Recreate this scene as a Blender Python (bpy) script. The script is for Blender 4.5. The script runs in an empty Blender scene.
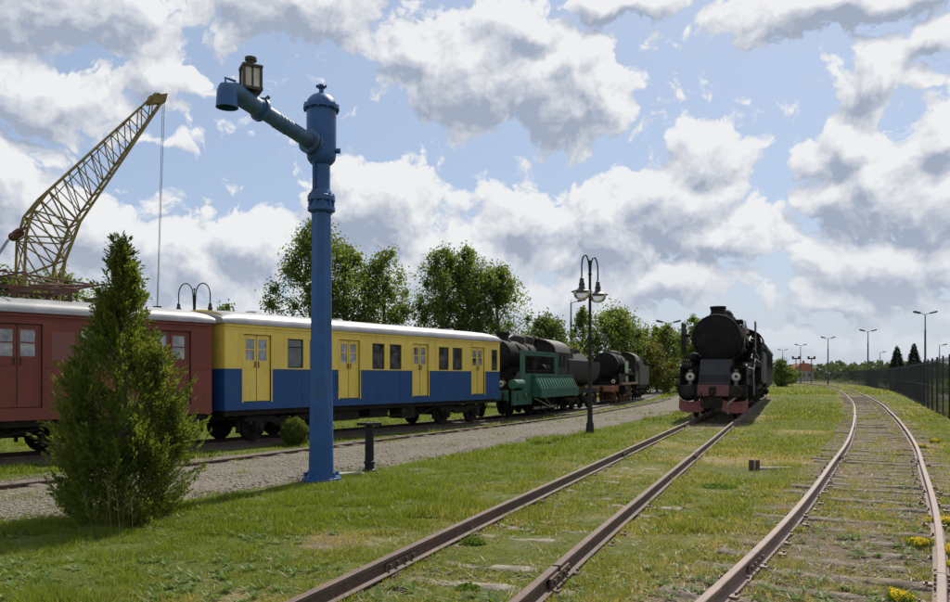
import bpy, math, random
import numpy as np
R = math.radians
scene = bpy.context.scene
COL = scene.collection
rng = np.random.default_rng(7)
random.seed(7)

# ------------------------------------------------------------------ camera
cam_d = bpy.data.cameras.new('camera')
cam = bpy.data.objects.new('camera', cam_d)
COL.objects.link(cam)
cam.location = (0, 0, 1.78)
cam.rotation_euler = (R(90), 0, 0)
cam_d.sensor_width = 36.0
cam_d.lens = 36.0 * 800 / 950
cam_d.shift_y = 76 / 950
cam_d.clip_start = 0.05
cam_d.clip_end = 20000
scene.camera = cam

# ------------------------------------------------------------------ light
SUN_EL, SUN_AZ = 50.0, 24.0            # azimuth to the right of straight ahead (+Y)
scene.view_settings.view_transform = 'Standard'
scene.view_settings.look = 'None'
scene.view_settings.exposure = 0.22
scene.view_settings.gamma = 1.0
scene.view_settings.use_curve_mapping = False
sun_d = bpy.data.lights.new('sun', 'SUN')
sun_d.energy = 4.5
sun_d.angle = R(0.6)
sun_d.color = (1.0, 0.94, 0.84)
sun = bpy.data.objects.new('sun', sun_d)
COL.objects.link(sun)
sun.location = (20, 40, 60)
sun.rotation_euler = (R(-(90 - SUN_EL)), 0, R(-SUN_AZ))

world = bpy.data.worlds.new('World')
scene.world = world
world.use_nodes = True
SKY_STRENGTH = 0.10


class NT:
    """small helper round a node tree"""
    def __init__(s, tree):
        s.t = tree
        s.n = tree.nodes
        s.l = tree.links

    def new(s, typ, **kw):
        n = s.n.new(typ)
        for k, v in kw.items():
            setattr(n, k, v)
        return n

    def put(s, sock, val):
        if isinstance(val, bpy.types.NodeSocket):
            s.l.new(val, sock)
        else:
            sock.default_value = val

    def math(s, op, a, b=None, c=None, clamp=False):
        n = s.new('ShaderNodeMath', operation=op, use_clamp=clamp)
        s.put(n.inputs[0], a)
        if b is not None:
            s.put(n.inputs[1], b)
        if c is not None:
            s.put(n.inputs[2], c)
        return n.outputs[0]

    def vmath(s, op, a, b=None, out=0):
        n = s.new('ShaderNodeVectorMath', operation=op)
        s.put(n.inputs[0], a)
        if b is not None:
            s.put(n.inputs[1], b)
        return n.outputs[out]

    def mix(s, fac, a, b, blend='MIX'):
        n = s.new('ShaderNodeMix', data_type='RGBA', blend_type=blend)
        s.put(n.inputs[0], fac)
        s.put(n.inputs[6], a if isinstance(a, bpy.types.NodeSocket) else (*a[:3], 1))
        s.put(n.inputs[7], b if isinstance(b, bpy.types.NodeSocket) else (*b[:3], 1))
        return n.outputs[2]

    def ramp(s, x, lo, hi, smooth=True):
        n = s.new('ShaderNodeMapRange', interpolation_type='SMOOTHSTEP' if smooth else 'LINEAR')
        s.put(n.inputs[0], x)
        n.inputs[1].default_value = lo
        n.inputs[2].default_value = hi
        return n.outputs[0]

    def noise(s, vec, scale, detail=4, rough=0.55, dist=0.0, out=0):
        n = s.new('ShaderNodeTexNoise')
        if vec is not None:
            s.put(n.inputs['Vector'], vec)
        n.inputs['Scale'].default_value = scale
        n.inputs['Detail'].default_value = detail
        n.inputs['Roughness'].default_value = rough
        n.inputs['Distortion'].default_value = dist
        return n.outputs[out]


# clouds: where each one stands in the sky (given as the point of a 950 x 602 view it is seen at), its spread and weight
CLOUDS = [
    (480, 70, 112, 72, 1.1), (560, 88, 80, 82, 1.45), (428, 60, 72, 42, .9), (515, 25, 75, 46, .95),
    (60, 0, 190, 62, 1.25), (300, 0, 150, 68, 1.05), (30, 95, 140, 62, 1.0), (165, 78, 70, 40, .85),
    (-30, 190, 140, 84, 1.1), (70, 235, 120, 72, 1.05), (175, 262, 80, 50, 1.05), (250, 250, 84, 56, 1.0), (160, 140, 70, 18, .45),
    (378, 208, 82, 70, 1.15), (455, 262, 90, 62, 1.0), (515, 222, 78, 56, 1.0),
    (610, 235, 96, 74, 1.1), (672, 212, 96, 76, 1.2), (700, 158, 70, 54, .9), (735, 240, 80, 60, .8),
    (872, 78, 66, 36, 1.0), (850, 150, 82, 56, 1.0), (880, 185, 96, 74, 1.15), (945, 205, 96, 80, 1.1), (890, 262, 150, 46, 1.15), (940, 140, 60, 50, .9),
    (860, 0, 190, 44, 1.05), (620, 3, 110, 26, .85), (940, 38, 70, 26, .75), (760, 12, 60, 20, .6),
    (665, 288, 90, 28, .8), (820, 300, 90, 30, .8), (540, 305, 150, 46, .85), (770, 345, 300, 26, .5), (300, 320, 330, 60, .7),
]


def build_world():
    g = bpy.data.node_groups.new('cloud_field', 'ShaderNodeTree')
    g.interface.new_socket('P', in_out='INPUT', socket_type='NodeSocketVector')
    g.interface.new_socket('blob', in_out='OUTPUT', socket_type='NodeSocketFloat')
    g.interface.new_socket('detail', in_out='OUTPUT', socket_type='NodeSocketFloat')
    t = NT(g)
    gi = t.new('NodeGroupInput')
    go = t.new('NodeGroupOutput')
    P = gi.outputs[0]
    wn = t.new('ShaderNodeTexNoise', noise_dimensions='2D')
    t.put(wn.inputs['Vector'], P)
    wn.inputs['Scale'].default_value = 8
    wn.inputs['Detail'].default_value = 4
    wn.inputs['Roughness'].default_value = .6
    Pw = t.vmath('ADD', P, t.vmath('MULTIPLY', t.vmath('SUBTRACT', wn.outputs[1], (.5, .5, .5)), (.10, .075, 0)))
    acc = None
    for (px, py, rx, ry, w) in CLOUDS:
        a = math.atan((px - 475) / 800)
        e = (377 - py) / 800 * math.cos(a)
        ra = rx / 800 * math.cos(a) ** 2
        re = ry / 800 * math.cos(a)
        v = t.vmath('MULTIPLY', t.vmath('SUBTRACT', Pw, (a, e, 0)), (1 / ra, 1 / re, 0))
        ln = t.vmath('LENGTH', v, out=1)
        b = t.math('MULTIPLY_ADD', ln, -w, w)
        acc = b if acc is None else t.math('SMOOTH_MAX', acc, b, .07)
    # the rest of the sky, outside the blobs' part, is broken cloud too
    sep = t.new('ShaderNodeSeparateXYZ')
    t.put(sep.inputs[0], P)
    far = t.ramp(t.math('ABSOLUTE', sep.outputs[0]), .62, .85)
    hi = t.ramp(sep.outputs[1], .5, .62)
    rest = t.math('MULTIPLY', t.math('MAXIMUM', far, hi), t.math('MULTIPLY_ADD', wn.outputs[0], 4.0, -1.75))
    acc = t.math('MAXIMUM', t.math('MINIMUM', acc, .9), t.math('MINIMUM', rest, .9))
    n1 = t.new('ShaderNodeTexNoise', noise_dimensions='2D')
    t.put(n1.inputs['Vector'], P)
    n1.inputs['Scale'].default_value = 14
    n1.inputs['Detail'].default_value = 8
    n1.inputs['Roughness'].default_value = .55
    vo = t.new('ShaderNodeTexVoronoi', feature='F1', voronoi_dimensions='2D', normalize=True)
    t.put(vo.inputs['Vector'], Pw)
    vo.inputs['Scale'].default_value = 22
    vo.inputs['Detail'].default_value = 4
    vo.inputs['Roughness'].default_value = .58
    det = t.math('ADD', t.math('MULTIPLY_ADD', n1.outputs[0], .56, -.28), t.math('MULTIPLY_ADD', vo.outputs['Distance'], -1.45, .50))
    t.l.new(acc, go.inputs[0])
    t.l.new(det, go.inputs[1])

    w = NT(world.node_tree)
    w.n.clear()
    out = w.new('ShaderNodeOutputWorld')
    bg = w.new('ShaderNodeBackground')
    bg.inputs['Strength'].default_value = SKY_STRENGTH
    w.l.new(bg.outputs[0], out.inputs[0])
    sky = w.new('ShaderNodeTexSky', sky_type='NISHITA')
    sky.sun_disc = False
    sky.sun_elevation = R(SUN_EL)
    sky.sun_rotation = R(SUN_AZ)
    sky.air_density = 1.0
    sky.dust_density = 1.2
    sky.ozone_density = 1.5
    tc = w.new('ShaderNodeTexCoord')
    s3 = w.new('ShaderNodeSeparateXYZ')
    w.l.new(tc.outputs['Generated'], s3.inputs[0])
    x, y, z = s3.outputs
    az = w.math('ARCTAN2', x, y)
    hyp = w.math('SQRT', w.math('ADD', w.math('MULTIPLY', x, x), w.math('MULTIPLY', y, y)))
    el = w.math('DIVIDE', z, w.math('MAXIMUM', hyp, .05))
    cp = w.new('ShaderNodeCombineXYZ')
    w.l.new(az, cp.inputs[0])
    w.l.new(el, cp.inputs[1])
    P = cp.outputs[0]

    def field(off):
        gn = w.new('ShaderNodeGroup')
        gn.node_tree = g
        w.put(gn.inputs[0], w.vmath('ADD', P, off) if off else P)
        return gn.outputs
    B0, T0 = field(None)
    B1, T1 = field((.007, .020, 0))
    D0 = w.math('ADD', B0, T0)
    alpha = w.ramp(D0, .16, .35)
    gb = w.math('SUBTRACT', B1, B0)                           # body: the side away from the sun is grey
    gt = w.math('SUBTRACT', T1, T0)                           # lumps
    lit = w.math('MULTIPLY_ADD', gt, -1.0, .70)
    lit = w.math('MULTIPLY_ADD', gb, -1.6, lit)
    deep = w.ramp(w.math('ADD', B1, w.math('MULTIPLY', D0, .05)), .32, .92)
    lit = w.math('SUBTRACT', lit, w.math('MULTIPLY', deep, .33), clamp=True)
    cloud = w.mix(lit, (3.15, 3.65, 4.6), (7.3, 7.4, 7.55))
    skyc = w.mix(.6, sky.outputs[0], (3.5, 4.4, 6.0))
    hz = w.ramp(el, .22, .0)
    skyc = w.mix(w.math('MULTIPLY', hz, .75), skyc, (4.6, 5.2, 6.0))
    cloud = w.mix(w.math('MULTIPLY', w.ramp(el, .17, .0), .75), cloud, (4.8, 5.3, 6.0))
    col = w.mix(alpha, skyc, cloud)
    w.l.new(col, bg.inputs[0])
    world.cycles.sampling_method = 'MANUAL'
    world.cycles.sample_map_resolution = 512


build_world()

# ------------------------------------------------------------------ mesh helpers


class MB:
    def __init__(s):
        s.v, s.f = [], []

    def add(s, vs, fs):
        o = len(s.v)
        s.v.extend([tuple(p) for p in vs])
        s.f.extend([tuple(i + o for i in f) for f in fs])
        return s

    def box(s, c, d, rz=0.0):
        cx, cy, cz = c
        hx, hy, hz = d[0] / 2, d[1] / 2, d[2] / 2
        ca, sa = math.cos(rz), math.sin(rz)
        vs = []
        for z in (-hz, hz):
            for (x, y) in ((-hx, -hy), (hx, -hy), (hx, hy), (-hx, hy)):
                vs.append((cx + x * ca - y * sa, cy + x * sa + y * ca, cz + z))
        return s.add(vs, [(3, 2, 1, 0), (4, 5, 6, 7), (0, 1, 5, 4), (1, 2, 6, 5), (2, 3, 7, 6), (3, 0, 4, 7)])

    def span(s, a, b):
        return s.box([(a[i] + b[i]) / 2 for i in range(3)], [abs(b[i] - a[i]) for i in range(3)])

    @staticmethod
    def frame(d):
        d = np.array(d, float)
        d /= (np.linalg.norm(d) + 1e-12)
        up = np.array((0, 0, 1.0)) if abs(d[2]) < .95 else np.array((1.0, 0, 0))
        a = np.cross(d, up)
        a /= np.linalg.norm(a)
        return d, a, np.cross(a, d)

    def cyl(s, p0, p1, r0, r1=None, n=16, caps=True):
        r1 = r0 if r1 is None else r1
        p0, p1 = np.array(p0, float), np.array(p1, float)
        d, a, b = MB.frame(p1 - p0)
        vs = []
        for p, r in ((p0, r0), (p1, r1)):
            for i in range(n):
                t = 2 * math.pi * i / n
                vs.append(p + r * (math.cos(t) * a + math.sin(t) * b))
        fs = [(i, (i + 1) % n, n + (i + 1) % n, n + i) for i in range(n)]
        if caps:
            fs.append(tuple(range(n - 1, -1, -1)))
            fs.append(tuple(range(n, 2 * n)))
        return s.add(vs, fs)

    def lathe(s, p0, axis, prof, n=24, caps=True):
        """prof: list of (distance along axis, radius)"""
        p0 = np.array(p0, float)
        d, a, b = MB.frame(axis)
        vs, fs = [], []
        for (h, r) in prof:
            for i in range(n):
                t = 2 * math.pi * i / n
                vs.append(p0 + d * h + max(r, 1e-4) * (math.cos(t) * a + math.sin(t) * b))
        for k in range(len(prof) - 1):
            for i in range(n):
                j = (i + 1) % n
                fs.append((k * n + i, k * n + j, (k + 1) * n + j, (k + 1) * n + i))
        if caps:
            fs.append(tuple(range(n - 1, -1, -1)))
            fs.append(tuple(range((len(prof) - 1) * n, len(prof) * n)))
        return s.add(vs, fs)

    def tube(s, pts, r, n=8, caps=True):
        pts = [np.array(p, float) for p in pts]
        rs = r if isinstance(r, (list, tuple)) else [r] * len(pts)
        vs, fs = [], []
        pa = None
        for k, p in enumerate(pts):
            q0, q1 = pts[max(k - 1, 0)], pts[min(k + 1, len(pts) - 1)]
            d = q1 - q0
            d /= (np.linalg.norm(d) + 1e-12)
            if pa is None:
                _, a, b = MB.frame(d)
            else:
                a = pa - d * np.dot(pa, d)
                a /= np.linalg.norm(a)
                b = np.cross(a, d)
            pa = a
            for i in range(n):
                t = 2 * math.pi * i / n
                vs.append(p + rs[k] * (math.cos(t) * a + math.sin(t) * b))
        for k in range(len(pts) - 1):
            for i in range(n):
                j = (i + 1) % n
                fs.append((k * n + i, k * n + j, (k + 1) * n + j, (k + 1) * n + i))
        if caps:
            fs.append(tuple(range(n - 1, -1, -1)))
            fs.append(tuple(range((len(pts) - 1) * n, len(pts) * n)))
        return s.add(vs, fs)

    def prism(s, poly, axis, a0, a1):
        """poly in the plane across `axis` ('x','y','z'), pushed from a0 to a1"""
        def P(u, v, w):
            return {'x': (w, u, v), 'y': (u, w, v), 'z': (u, v, w)}[axis]
        n = len(poly)
        vs = [P(u, v, a0) for u, v in poly] + [P(u, v, a1) for u, v in poly]
        fs = [(i, (i + 1) % n, n + (i + 1) % n, n + i) for i in range(n)]
        fs += [tuple(range(n - 1, -1, -1)), tuple(range(n, 2 * n))]
        return s.add(vs, fs)


def link(o, parent=None):
    COL.objects.link(o)
    if parent is not None:
        o.parent = parent
    return o


def obj(name, mb, mat, parent=None, smooth=True, bevel=0.0, loc=None, ang=38):
    me = bpy.data.meshes.new(name)
    me.from_pydata(mb.v, [], mb.f)
    me.update()
    me.materials.append(mat)
    if smooth:
        me.polygons.foreach_set('use_smooth', [True] * len(me.polygons))
        me.set_sharp_from_angle(angle=R(ang))
    o = bpy.data.objects.new(name, me)
    if bevel:
        m = o.modifiers.new('edge', 'BEVEL')
        m.width = bevel
        m.segments = 2
        m.limit_method = 'ANGLE'
        m.angle_limit = R(40)
    if loc:
        o.location = loc
    return link(o, parent)


def np_obj(name, verts, faces, mat, parent=None, attrs=None, smooth=False):
    """verts (N,3), faces (M,k) int"""
    me = bpy.data.meshes.new(name)
    nv, (nf, k) = len(verts), faces.shape
    me.vertices.add(nv)
    me.vertices.foreach_set('co', np.ascontiguousarray(verts, np.float32).ravel())
    me.loops.add(nf * k)
    me.loops.foreach_set('vertex_index', np.ascontiguousarray(faces, np.int32).ravel())
    me.polygons.add(nf)
    me.polygons.foreach_set('loop_start', np.arange(0, nf * k, k, dtype=np.int32))
    if smooth:
        me.polygons.foreach_set('use_smooth', np.ones(nf, bool))
    for an, av in (attrs or {}).items():
        at = me.attributes.new(an, 'FLOAT', 'POINT')
        at.data.foreach_set('value', np.ascontiguousarray(av, np.float32))
    me.update(calc_edges=True)
    me.materials.append(mat)
    return link(bpy.data.objects.new(name, me), parent)


def tag(o, label=None, cat=None, group=None, kind=None):
    if label:
        o['label'] = label
    if cat:
        o['category'] = cat
    if group:
        o['group'] = group
    if kind:
        o['kind'] = kind
    return o


def thing(name, label, cat, loc=(0, 0, 0), heading=0.0, group=None):
    """heading: degrees from +Y towards +X; local +y runs that way, local +x is its right"""
    o = bpy.data.objects.new(name, None)
    o.empty_display_size = .3
    o.location = loc
    o.rotation_euler = (0, 0, -R(heading))
    link(o)
    return tag(o, label, cat, group)


def copy_tree(o, parent=None):
    c = o.copy()
    COL.objects.link(c)
    c.parent = parent
    for ch in list(o.children):
        copy_tree(ch, c)
    return c


def share(o, parent, loc=None, rot=None):
    c = o.copy()
    COL.objects.link(c)
    c.parent = parent
    if loc is not None:
        c.location = loc
    if rot is not None:
        c.rotation_euler = rot
    return c


# ------------------------------------------------------------------ materials
MATS = {}


def mat(name, c1, c2=None, rough=.6, metal=0.0, scale=3.0, mottle=.5, bump=.0, bscale=40, dirt=None, dirt_amt=.45, dscale=1.6,
        spec=.5, streak=False, grain=.12, chips=None, chip_amt=.5):
    """weathered paint / metal / stone: base colour wandering between c1 and c2, worn patches of `dirt`"""
    if name in MATS:
        return MATS[name]
    m = bpy.data.materials.new(name)
    m.use_nodes = True
    t = NT(m.node_tree)
    bs = t.n['Principled BSDF']
    tc = t.new('ShaderNodeTexCoord').outputs['Object']
    c2 = c2 or tuple(x * .72 for x in c1)
    f = t.ramp(t.noise(tc, scale, 6, .6), .5 - mottle * .3, .5 + mottle * .3)
    col = t.mix(f, c1, c2)
    if dirt:
        mp = tc
        if streak:
            mp = t.vmath('MULTIPLY', tc, (3.0, 3.0, .35))
        df = t.ramp(t.noise(mp, dscale * 2, 8, .68), .66 - dirt_amt * .35, .80 - dirt_amt * .2)
        col = t.mix(df, col, dirt)
        t.put(bs.inputs['Roughness'], t.math('MULTIPLY_ADD', df, .25, rough, clamp=True))
    else:
        t.put(bs.inputs['Roughness'], t.math('MULTIPLY_ADD', f, .12, rough - .06, clamp=True))
    if chips:
        cf = t.ramp(t.noise(tc, 9, 8, .72), .735 - chip_amt * .12, .755 - chip_amt * .12)
        col = t.mix(cf, col, chips)
    if grain:
        g = t.math('MULTIPLY_ADD', t.noise(tc, 90, 3, .6), grain * 2, 1 - grain)
        col = t.mix(1.0, col, t.math('MULTIPLY', g, 1.0), 'MULTIPLY')
    t.put(bs.inputs['Base Color'], col)
    bs.inputs['Metallic'].default_value = metal
    bs.inputs['Specular IOR Level'].default_value = spec
    if bump:
        b = t.new('ShaderNodeBump')
        b.inputs['Strength'].default_value = bump
        b.inputs['Distance'].default_value = .02
        t.put(b.inputs['Height'], t.noise(tc, bscale, 5, .6))
        t.l.new(b.outputs[0], bs.inputs['Normal'])
    MATS[name] = m
    return m


def glass_mat(name, col=(.015, .018, .02), rough=.06):
    m = bpy.data.materials.new(name)
    m.use_nodes = True
    t = NT(m.node_tree)
    bs = t.n['Principled BSDF']
    tc = t.new('ShaderNodeTexCoord').outputs['Object']
    t.put(bs.inputs['Base Color'], t.mix(t.noise(tc, 2.0, 3), col, tuple(c * 2.2 + .01 for c in col)))
    t.put(bs.inputs['Roughness'], t.math('MULTIPLY_ADD', t.noise(tc, 6, 3), .12, rough))
    bs.inputs['IOR'].default_value = 1.52
    b = t.new('ShaderNodeBump')
    b.inputs['Strength'].default_value = .05
    t.put(b.inputs['Height'], t.noise(tc, 1.5, 2))
    t.l.new(b.outputs[0], bs.inputs['Normal'])
    return m


def clear_glass(name, tint=(.86, .88, .88), dust_glare=.3, dust_glare_col=(.8, .8, .78), ior=1.45, rough=.12):  # pale veil: dust film; on panes also sky reflection put in as colour
    m = bpy.data.materials.new(name)
    m.use_nodes = True
    t = NT(m.node_tree)
    t.n.clear()
    out = t.new('ShaderNodeOutputMaterial')
    tr = t.new('ShaderNodeBsdfTransparent')
    tr.inputs[0].default_value = (*tint, 1)
    gl = t.new('ShaderNodeBsdfGlossy')
    gl.inputs['Roughness'].default_value = rough
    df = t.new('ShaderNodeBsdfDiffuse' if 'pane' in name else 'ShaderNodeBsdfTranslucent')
    df.inputs[0].default_value = (*dust_glare_col, 1)
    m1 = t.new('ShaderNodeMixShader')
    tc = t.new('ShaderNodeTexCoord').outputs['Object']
    t.put(m1.inputs[0], t.math('MULTIPLY', t.ramp(t.noise(tc, 2.4, 5, .65), .2, .8), dust_glare * 1.8))
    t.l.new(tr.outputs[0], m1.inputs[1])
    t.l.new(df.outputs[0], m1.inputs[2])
    m2 = t.new('ShaderNodeMixShader')
    fr = t.new('ShaderNodeFresnel')
    fr.inputs[0].default_value = ior
    t.l.new(fr.outputs[0], m2.inputs[0])
    t.l.new(m1.outputs[0], m2.inputs[1])
    t.l.new(gl.outputs[0], m2.inputs[2])
    t.l.new(m2.outputs[0], out.inputs[0])
    return m


def leaf_mat(name, ca, cb, cc=None, trans=.4, dry_attr=False, dry=(.30, .24, .11), nscale=.6, spec=.25):
    """foliage: each leaf picks its own green; clumps wander in colour"""
    m = bpy.data.materials.new(name)
    m.use_nodes = True
    t = NT(m.node_tree)
    t.n.clear()
    out = t.new('ShaderNodeOutputMaterial')
    ge = t.new('ShaderNodeNewGeometry')
    tc = t.new('ShaderNodeTexCoord').outputs['Object']
    col = t.mix(ge.outputs['Random Per Island'], ca, cb)
    if cc:
        col = t.mix(t.ramp(t.noise(tc, nscale, 3), .40, .68), col, cc)
    if dry_attr:
        at = t.new('ShaderNodeAttribute', attribute_name='dry')
        jit = t.math('ADD', at.outputs['Fac'], t.math('MULTIPLY_ADD', t.math('FRACT', t.math('MULTIPLY', ge.outputs['Random Per Island'], 57.3)), 1.0, -.45), clamp=True)
        col = t.mix(t.ramp(jit, .30, .85), col, dry)
    d = t.new('ShaderNodeBsdfPrincipled')
    t.put(d.inputs['Base Color'], col)
    d.inputs['Roughness'].default_value = .55
    d.inputs['Specular IOR Level'].default_value = spec
    tl = t.new('ShaderNodeBsdfTranslucent')
    t.put(tl.inputs[0], t.mix(1.0, col, (1.25, 1.2, .55), 'MULTIPLY'))
    mx = t.new('ShaderNodeMixShader')
    mx.inputs[0].default_value = trans
    t.l.new(d.outputs[0], mx.inputs[1])
    t.l.new(tl.outputs[0], mx.inputs[2])
    t.l.new(mx.outputs[0], out.inputs[0])
    return m


M = {}
M['black'] = mat('black_loco_paint', (.008, .008, .008), (.014, .013, .012), spec=.2, rough=.65, dirt=(.05, .038, .03), dirt_amt=.35, scale=2, bump=.15, bscale=14)
M['smokebox'] = mat('smokebox_black', (.007, .0065, .0065), (.012, .011, .010), spec=.18, rough=.7, dirt=(.04, .03, .028), dirt_amt=.3, scale=2.5, bump=.2, bscale=8)
M['dark'] = mat('grimy_dark_metal', (.016, .014, .012), (.028, .023, .019), spec=.2, rough=.8, dirt=(.07, .045, .03), dirt_amt=.4, bump=.2)
M['matt'] = mat('sooty_matt_black', (.010, .009, .008), (.018, .015, .013), spec=.04, rough=.95)
M['greyplate'] = mat('grey_plate', (.026, .027, .030), (.035, .035, .037), spec=.3, rough=.6, dirt=(.09, .08, .075), dirt_amt=.2)
M['lootank'] = mat('rusty_tender_black', (.018, .018, .017), (.032, .027, .022), spec=.3, rough=.7, dirt=(.075, .046, .03), dirt_amt=.5, streak=True)
M['pink'] = mat('faded_red_paint', (.17, .055, .058), (.22, .08, .08), rough=.65, dirt=(.13, .05, .045), dirt_amt=.4)
M['red'] = mat('red_plough_paint', (.22, .045, .035), (.16, .035, .03), rough=.6, dirt=(.09, .04, .03), dirt_amt=.5)
M['rustred'] = mat('orange_red_wheel_paint', (.24, .08, .04), (.12, .05, .03), rough=.65, dirt=(.05, .035, .03), dirt_amt=.55)
M['steel'] = mat('bare_steel', (.42, .40, .38), (.30, .28, .26), rough=.38, metal=.8, dirt=(.14, .10, .08), dirt_amt=.3)
M['pipe'] = mat('pale_pipe', (.34, .30, .27), (.24, .2, .18), rough=.5, metal=.3, dirt=(.12, .08, .06), dirt_amt=.4)
M['lens'] = glass_mat('lamp_lens', (.35, .33, .28), .15)
M['bezel'] = mat('lamp_bezel', (.16, .15, .13), (.10, .095, .085), rough=.5, metal=.3)
M['glass'] = glass_mat('carriage_glass')
M['glass_pale'] = glass_mat('reflect_tone_carriage_glass', (.17, .185, .195), .10)  # base colour lifted to stand for sky reflected in the windows
M['glass_pale'].node_tree.nodes['Principled BSDF'].inputs['IOR'].default_value = 2.1
M['clear'] = clear_glass('lamp_bowl_glass')
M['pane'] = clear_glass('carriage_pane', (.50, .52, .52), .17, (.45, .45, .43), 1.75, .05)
M['pane_dust_glare'] = clear_glass('dust_glare_carriage_pane', (.60, .62, .62), .42, (.62, .63, .62), 1.85, .07)  # strong veil: reflected and see-through sky painted pale into the glass, besides dust
M['seat'] = mat('dark_bench', (.06, .04, .03), rough=.7)
M['yellow'] = mat('yellow_carriage_paint', (.78, .57, .095), (.70, .51, .085), rough=.5, scale=1.2, dirt=(.42, .30, .09), dirt_amt=.34, chips=(.20, .12, .05), chip_amt=.25, streak=True, grain=.06)
M['blue'] = mat('blue_carriage_paint', (.010, .060, .185), (.014, .07, .20), spec=.35, rough=.5, scale=1.5, dirt=(.04, .075, .13), dirt_amt=.4, chips=(.07, .06, .055), chip_amt=.35, streak=True, grain=.08)
M['brick'] = mat('oxide_red_carriage_paint', (.205, .056, .039), (.17, .049, .036), spec=.3, rough=.65, scale=1.2, dirt=(.14, .055, .04), dirt_amt=.4, chips=(.07, .04, .03), chip_amt=.35, streak=True, grain=.08)
M['brick2'] = mat('oxide_red_patch', (.18, .066, .053), (.195, .073, .058), rough=.6, grain=.08)
M['alu'] = mat('aluminium_roof', (.36, .36, .36), (.28, .28, .28), rough=.45, metal=.35, scale=1.5, dirt=(.26, .25, .24), dirt_amt=.25)
M['gasket'] = mat('dark_rubber', (.02, .02, .02), rough=.7)
M['rust'] = mat('rusty_ironwork', (.12, .045, .03), (.075, .032, .022), rough=.75, bump=.3)
M['craneblue'] = mat('water_crane_blue', (.010, .070, .225), (.014, .09, .27), rough=.42, scale=2.5, dirt=(.045, .085, .16), dirt_amt=.5, chips=(.075, .05, .04), chip_amt=.55, bump=.2, bscale=20, grain=.08)
M['cranearm'] = mat('faded_crane_blue', (.045, .12, .22), (.025, .09, .20), rough=.45, scale=4, dirt=(.05, .07, .09), dirt_amt=.5, chips=(.08, .055, .045), chip_amt=.7, bump=.2, bscale=18)
M['lantern'] = mat('brown_lantern_metal', (.035, .025, .02), (.06, .04, .03), rough=.55)
M['milk'] = mat('cream_lantern_glass', (.62, .57, .47), (.45, .40, .33), rough=.25, scale=6)
M['iron'] = mat('black_iron', (.010, .010, .011), (.016, .016, .016), spec=.25, rough=.6, dirt=(.05, .035, .03), dirt_amt=.15)
M['shade'] = mat('lamp_shade_metal', (.05, .035, .03), (.03, .025, .022), rough=.45)
M['green'] = mat('loco_green', (.024, .105, .066), (.03, .13, .082), spec=.3, rough=.6, chips=(.06, .045, .03), chip_amt=.5, dirt=(.055, .065, .045), dirt_amt=.5, streak=True)
M['palegreen'] = mat('pale_green_panel', (.17, .29, .16), (.21, .33, .19), rough=.6, dirt=(.12, .17, .1), dirt_amt=.3)
M['coachgreen'] = mat('coach_green', (.014, .023, .017), (.020, .029, .022), spec=.06, rough=.9, dirt=(.07, .08, .07), dirt_amt=.3)
M['roofbrown'] = mat('brown_cab_roof', (.075, .055, .045), (.05, .04, .035), rough=.65, dirt=(.13, .09, .07), dirt_amt=.4)
M['jib'] = mat('crane_jib_ochre', (.24, .175, .04), (.16, .11, .03), rough=.65, dirt=(.07, .04, .025), dirt_amt=.4)
M['fence'] = mat('dark_fence_metal', (.012, .016, .016), (.018, .022, .02), rough=.55)
M['pole'] = mat('grey_pole', (.23, .23, .23), (.30, .29, .28), rough=.6)
M['poledark'] = mat('dark_pole', (.06, .05, .05), (.08, .07, .065), rough=.6)
M['concrete'] = mat('weathered_concrete', (.36, .33, .29), (.25, .23, .20), rough=.9, scale=5, dirt=(.13, .13, .09), dirt_amt=.5, bump=.5, bscale=30)
M['railrust'] = mat('rail_rust_dark', (.12, .066, .045), (.075, .045, .034), rough=.7, scale=6, dirt=(.15, .105, .08), dirt_amt=.35, bump=.3)
M['railrust2'] = mat('rail_rust_pale', (.19, .122, .09), (.145, .092, .068), rough=.6, scale=6, dirt=(.33, .25, .22), dirt_amt=.3, bump=.2)
M['wood'] = mat('weathered_sleeper_wood', (.17, .13, .10), (.10, .077, .06), rough=.9, scale=7, dirt=(.075, .06, .045), dirt_amt=.5, bump=.6, bscale=30)
M['palewood'] = mat('bleached_sleeper', (.25, .215, .17), (.16, .135, .105), rough=.9, scale=6, dirt=(.085, .085, .045), dirt_amt=.5, bump=.6, bscale=30)
M['bark'] = mat('tree_bark', (.10, .08, .06), (.06, .048, .038), rough=.9, scale=6, bump=.6, bscale=20)
M['coal'] = mat('coal', (.012, .012, .012), rough=.6, bump=1, bscale=12)
M['tile'] = mat('orange_roof_tiles', (.34, .13, .06), (.26, .10, .05), rough=.8)
M['plaster'] = mat('house_plaster', (.42, .36, .28), (.36, .31, .25), rough=.9)
M['bufferred'] = mat('orange_buffer', (.30, .12, .06), rough=.6)

# ------------------------------------------------------------------ noise for python-side layout
_perm = np.random.default_rng(3).random((256, 256))


def vnoise(x, y, s):
    x, y = np.asarray(x, float) / s + 400, np.asarray(y, float) / s + 400
    xi, yi = np.floor(x).astype(int), np.floor(y).astype(int)
    fx, fy = x - xi, y - yi
    fx, fy = fx * fx * (3 - 2 * fx), fy * fy * (3 - 2 * fy)
    p = lambda i, j: _perm[i % 256, j % 256]
    return (p(xi, yi) * (1 - fx) + p(xi + 1, yi) * fx) * (1 - fy) + (p(xi, yi + 1) * (1 - fx) + p(xi + 1, yi + 1) * fx) * fy


def fbm(x, y, s, o=4):
    a, w, tot = 0, 1.0, 0
    for i in range(o):
        a = a + w * vnoise(np.asarray(x) + 31 * i, np.asarray(y) - 17 * i, s / 2 ** i)
        tot += w
        w *= .55
    return a / tot


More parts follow.
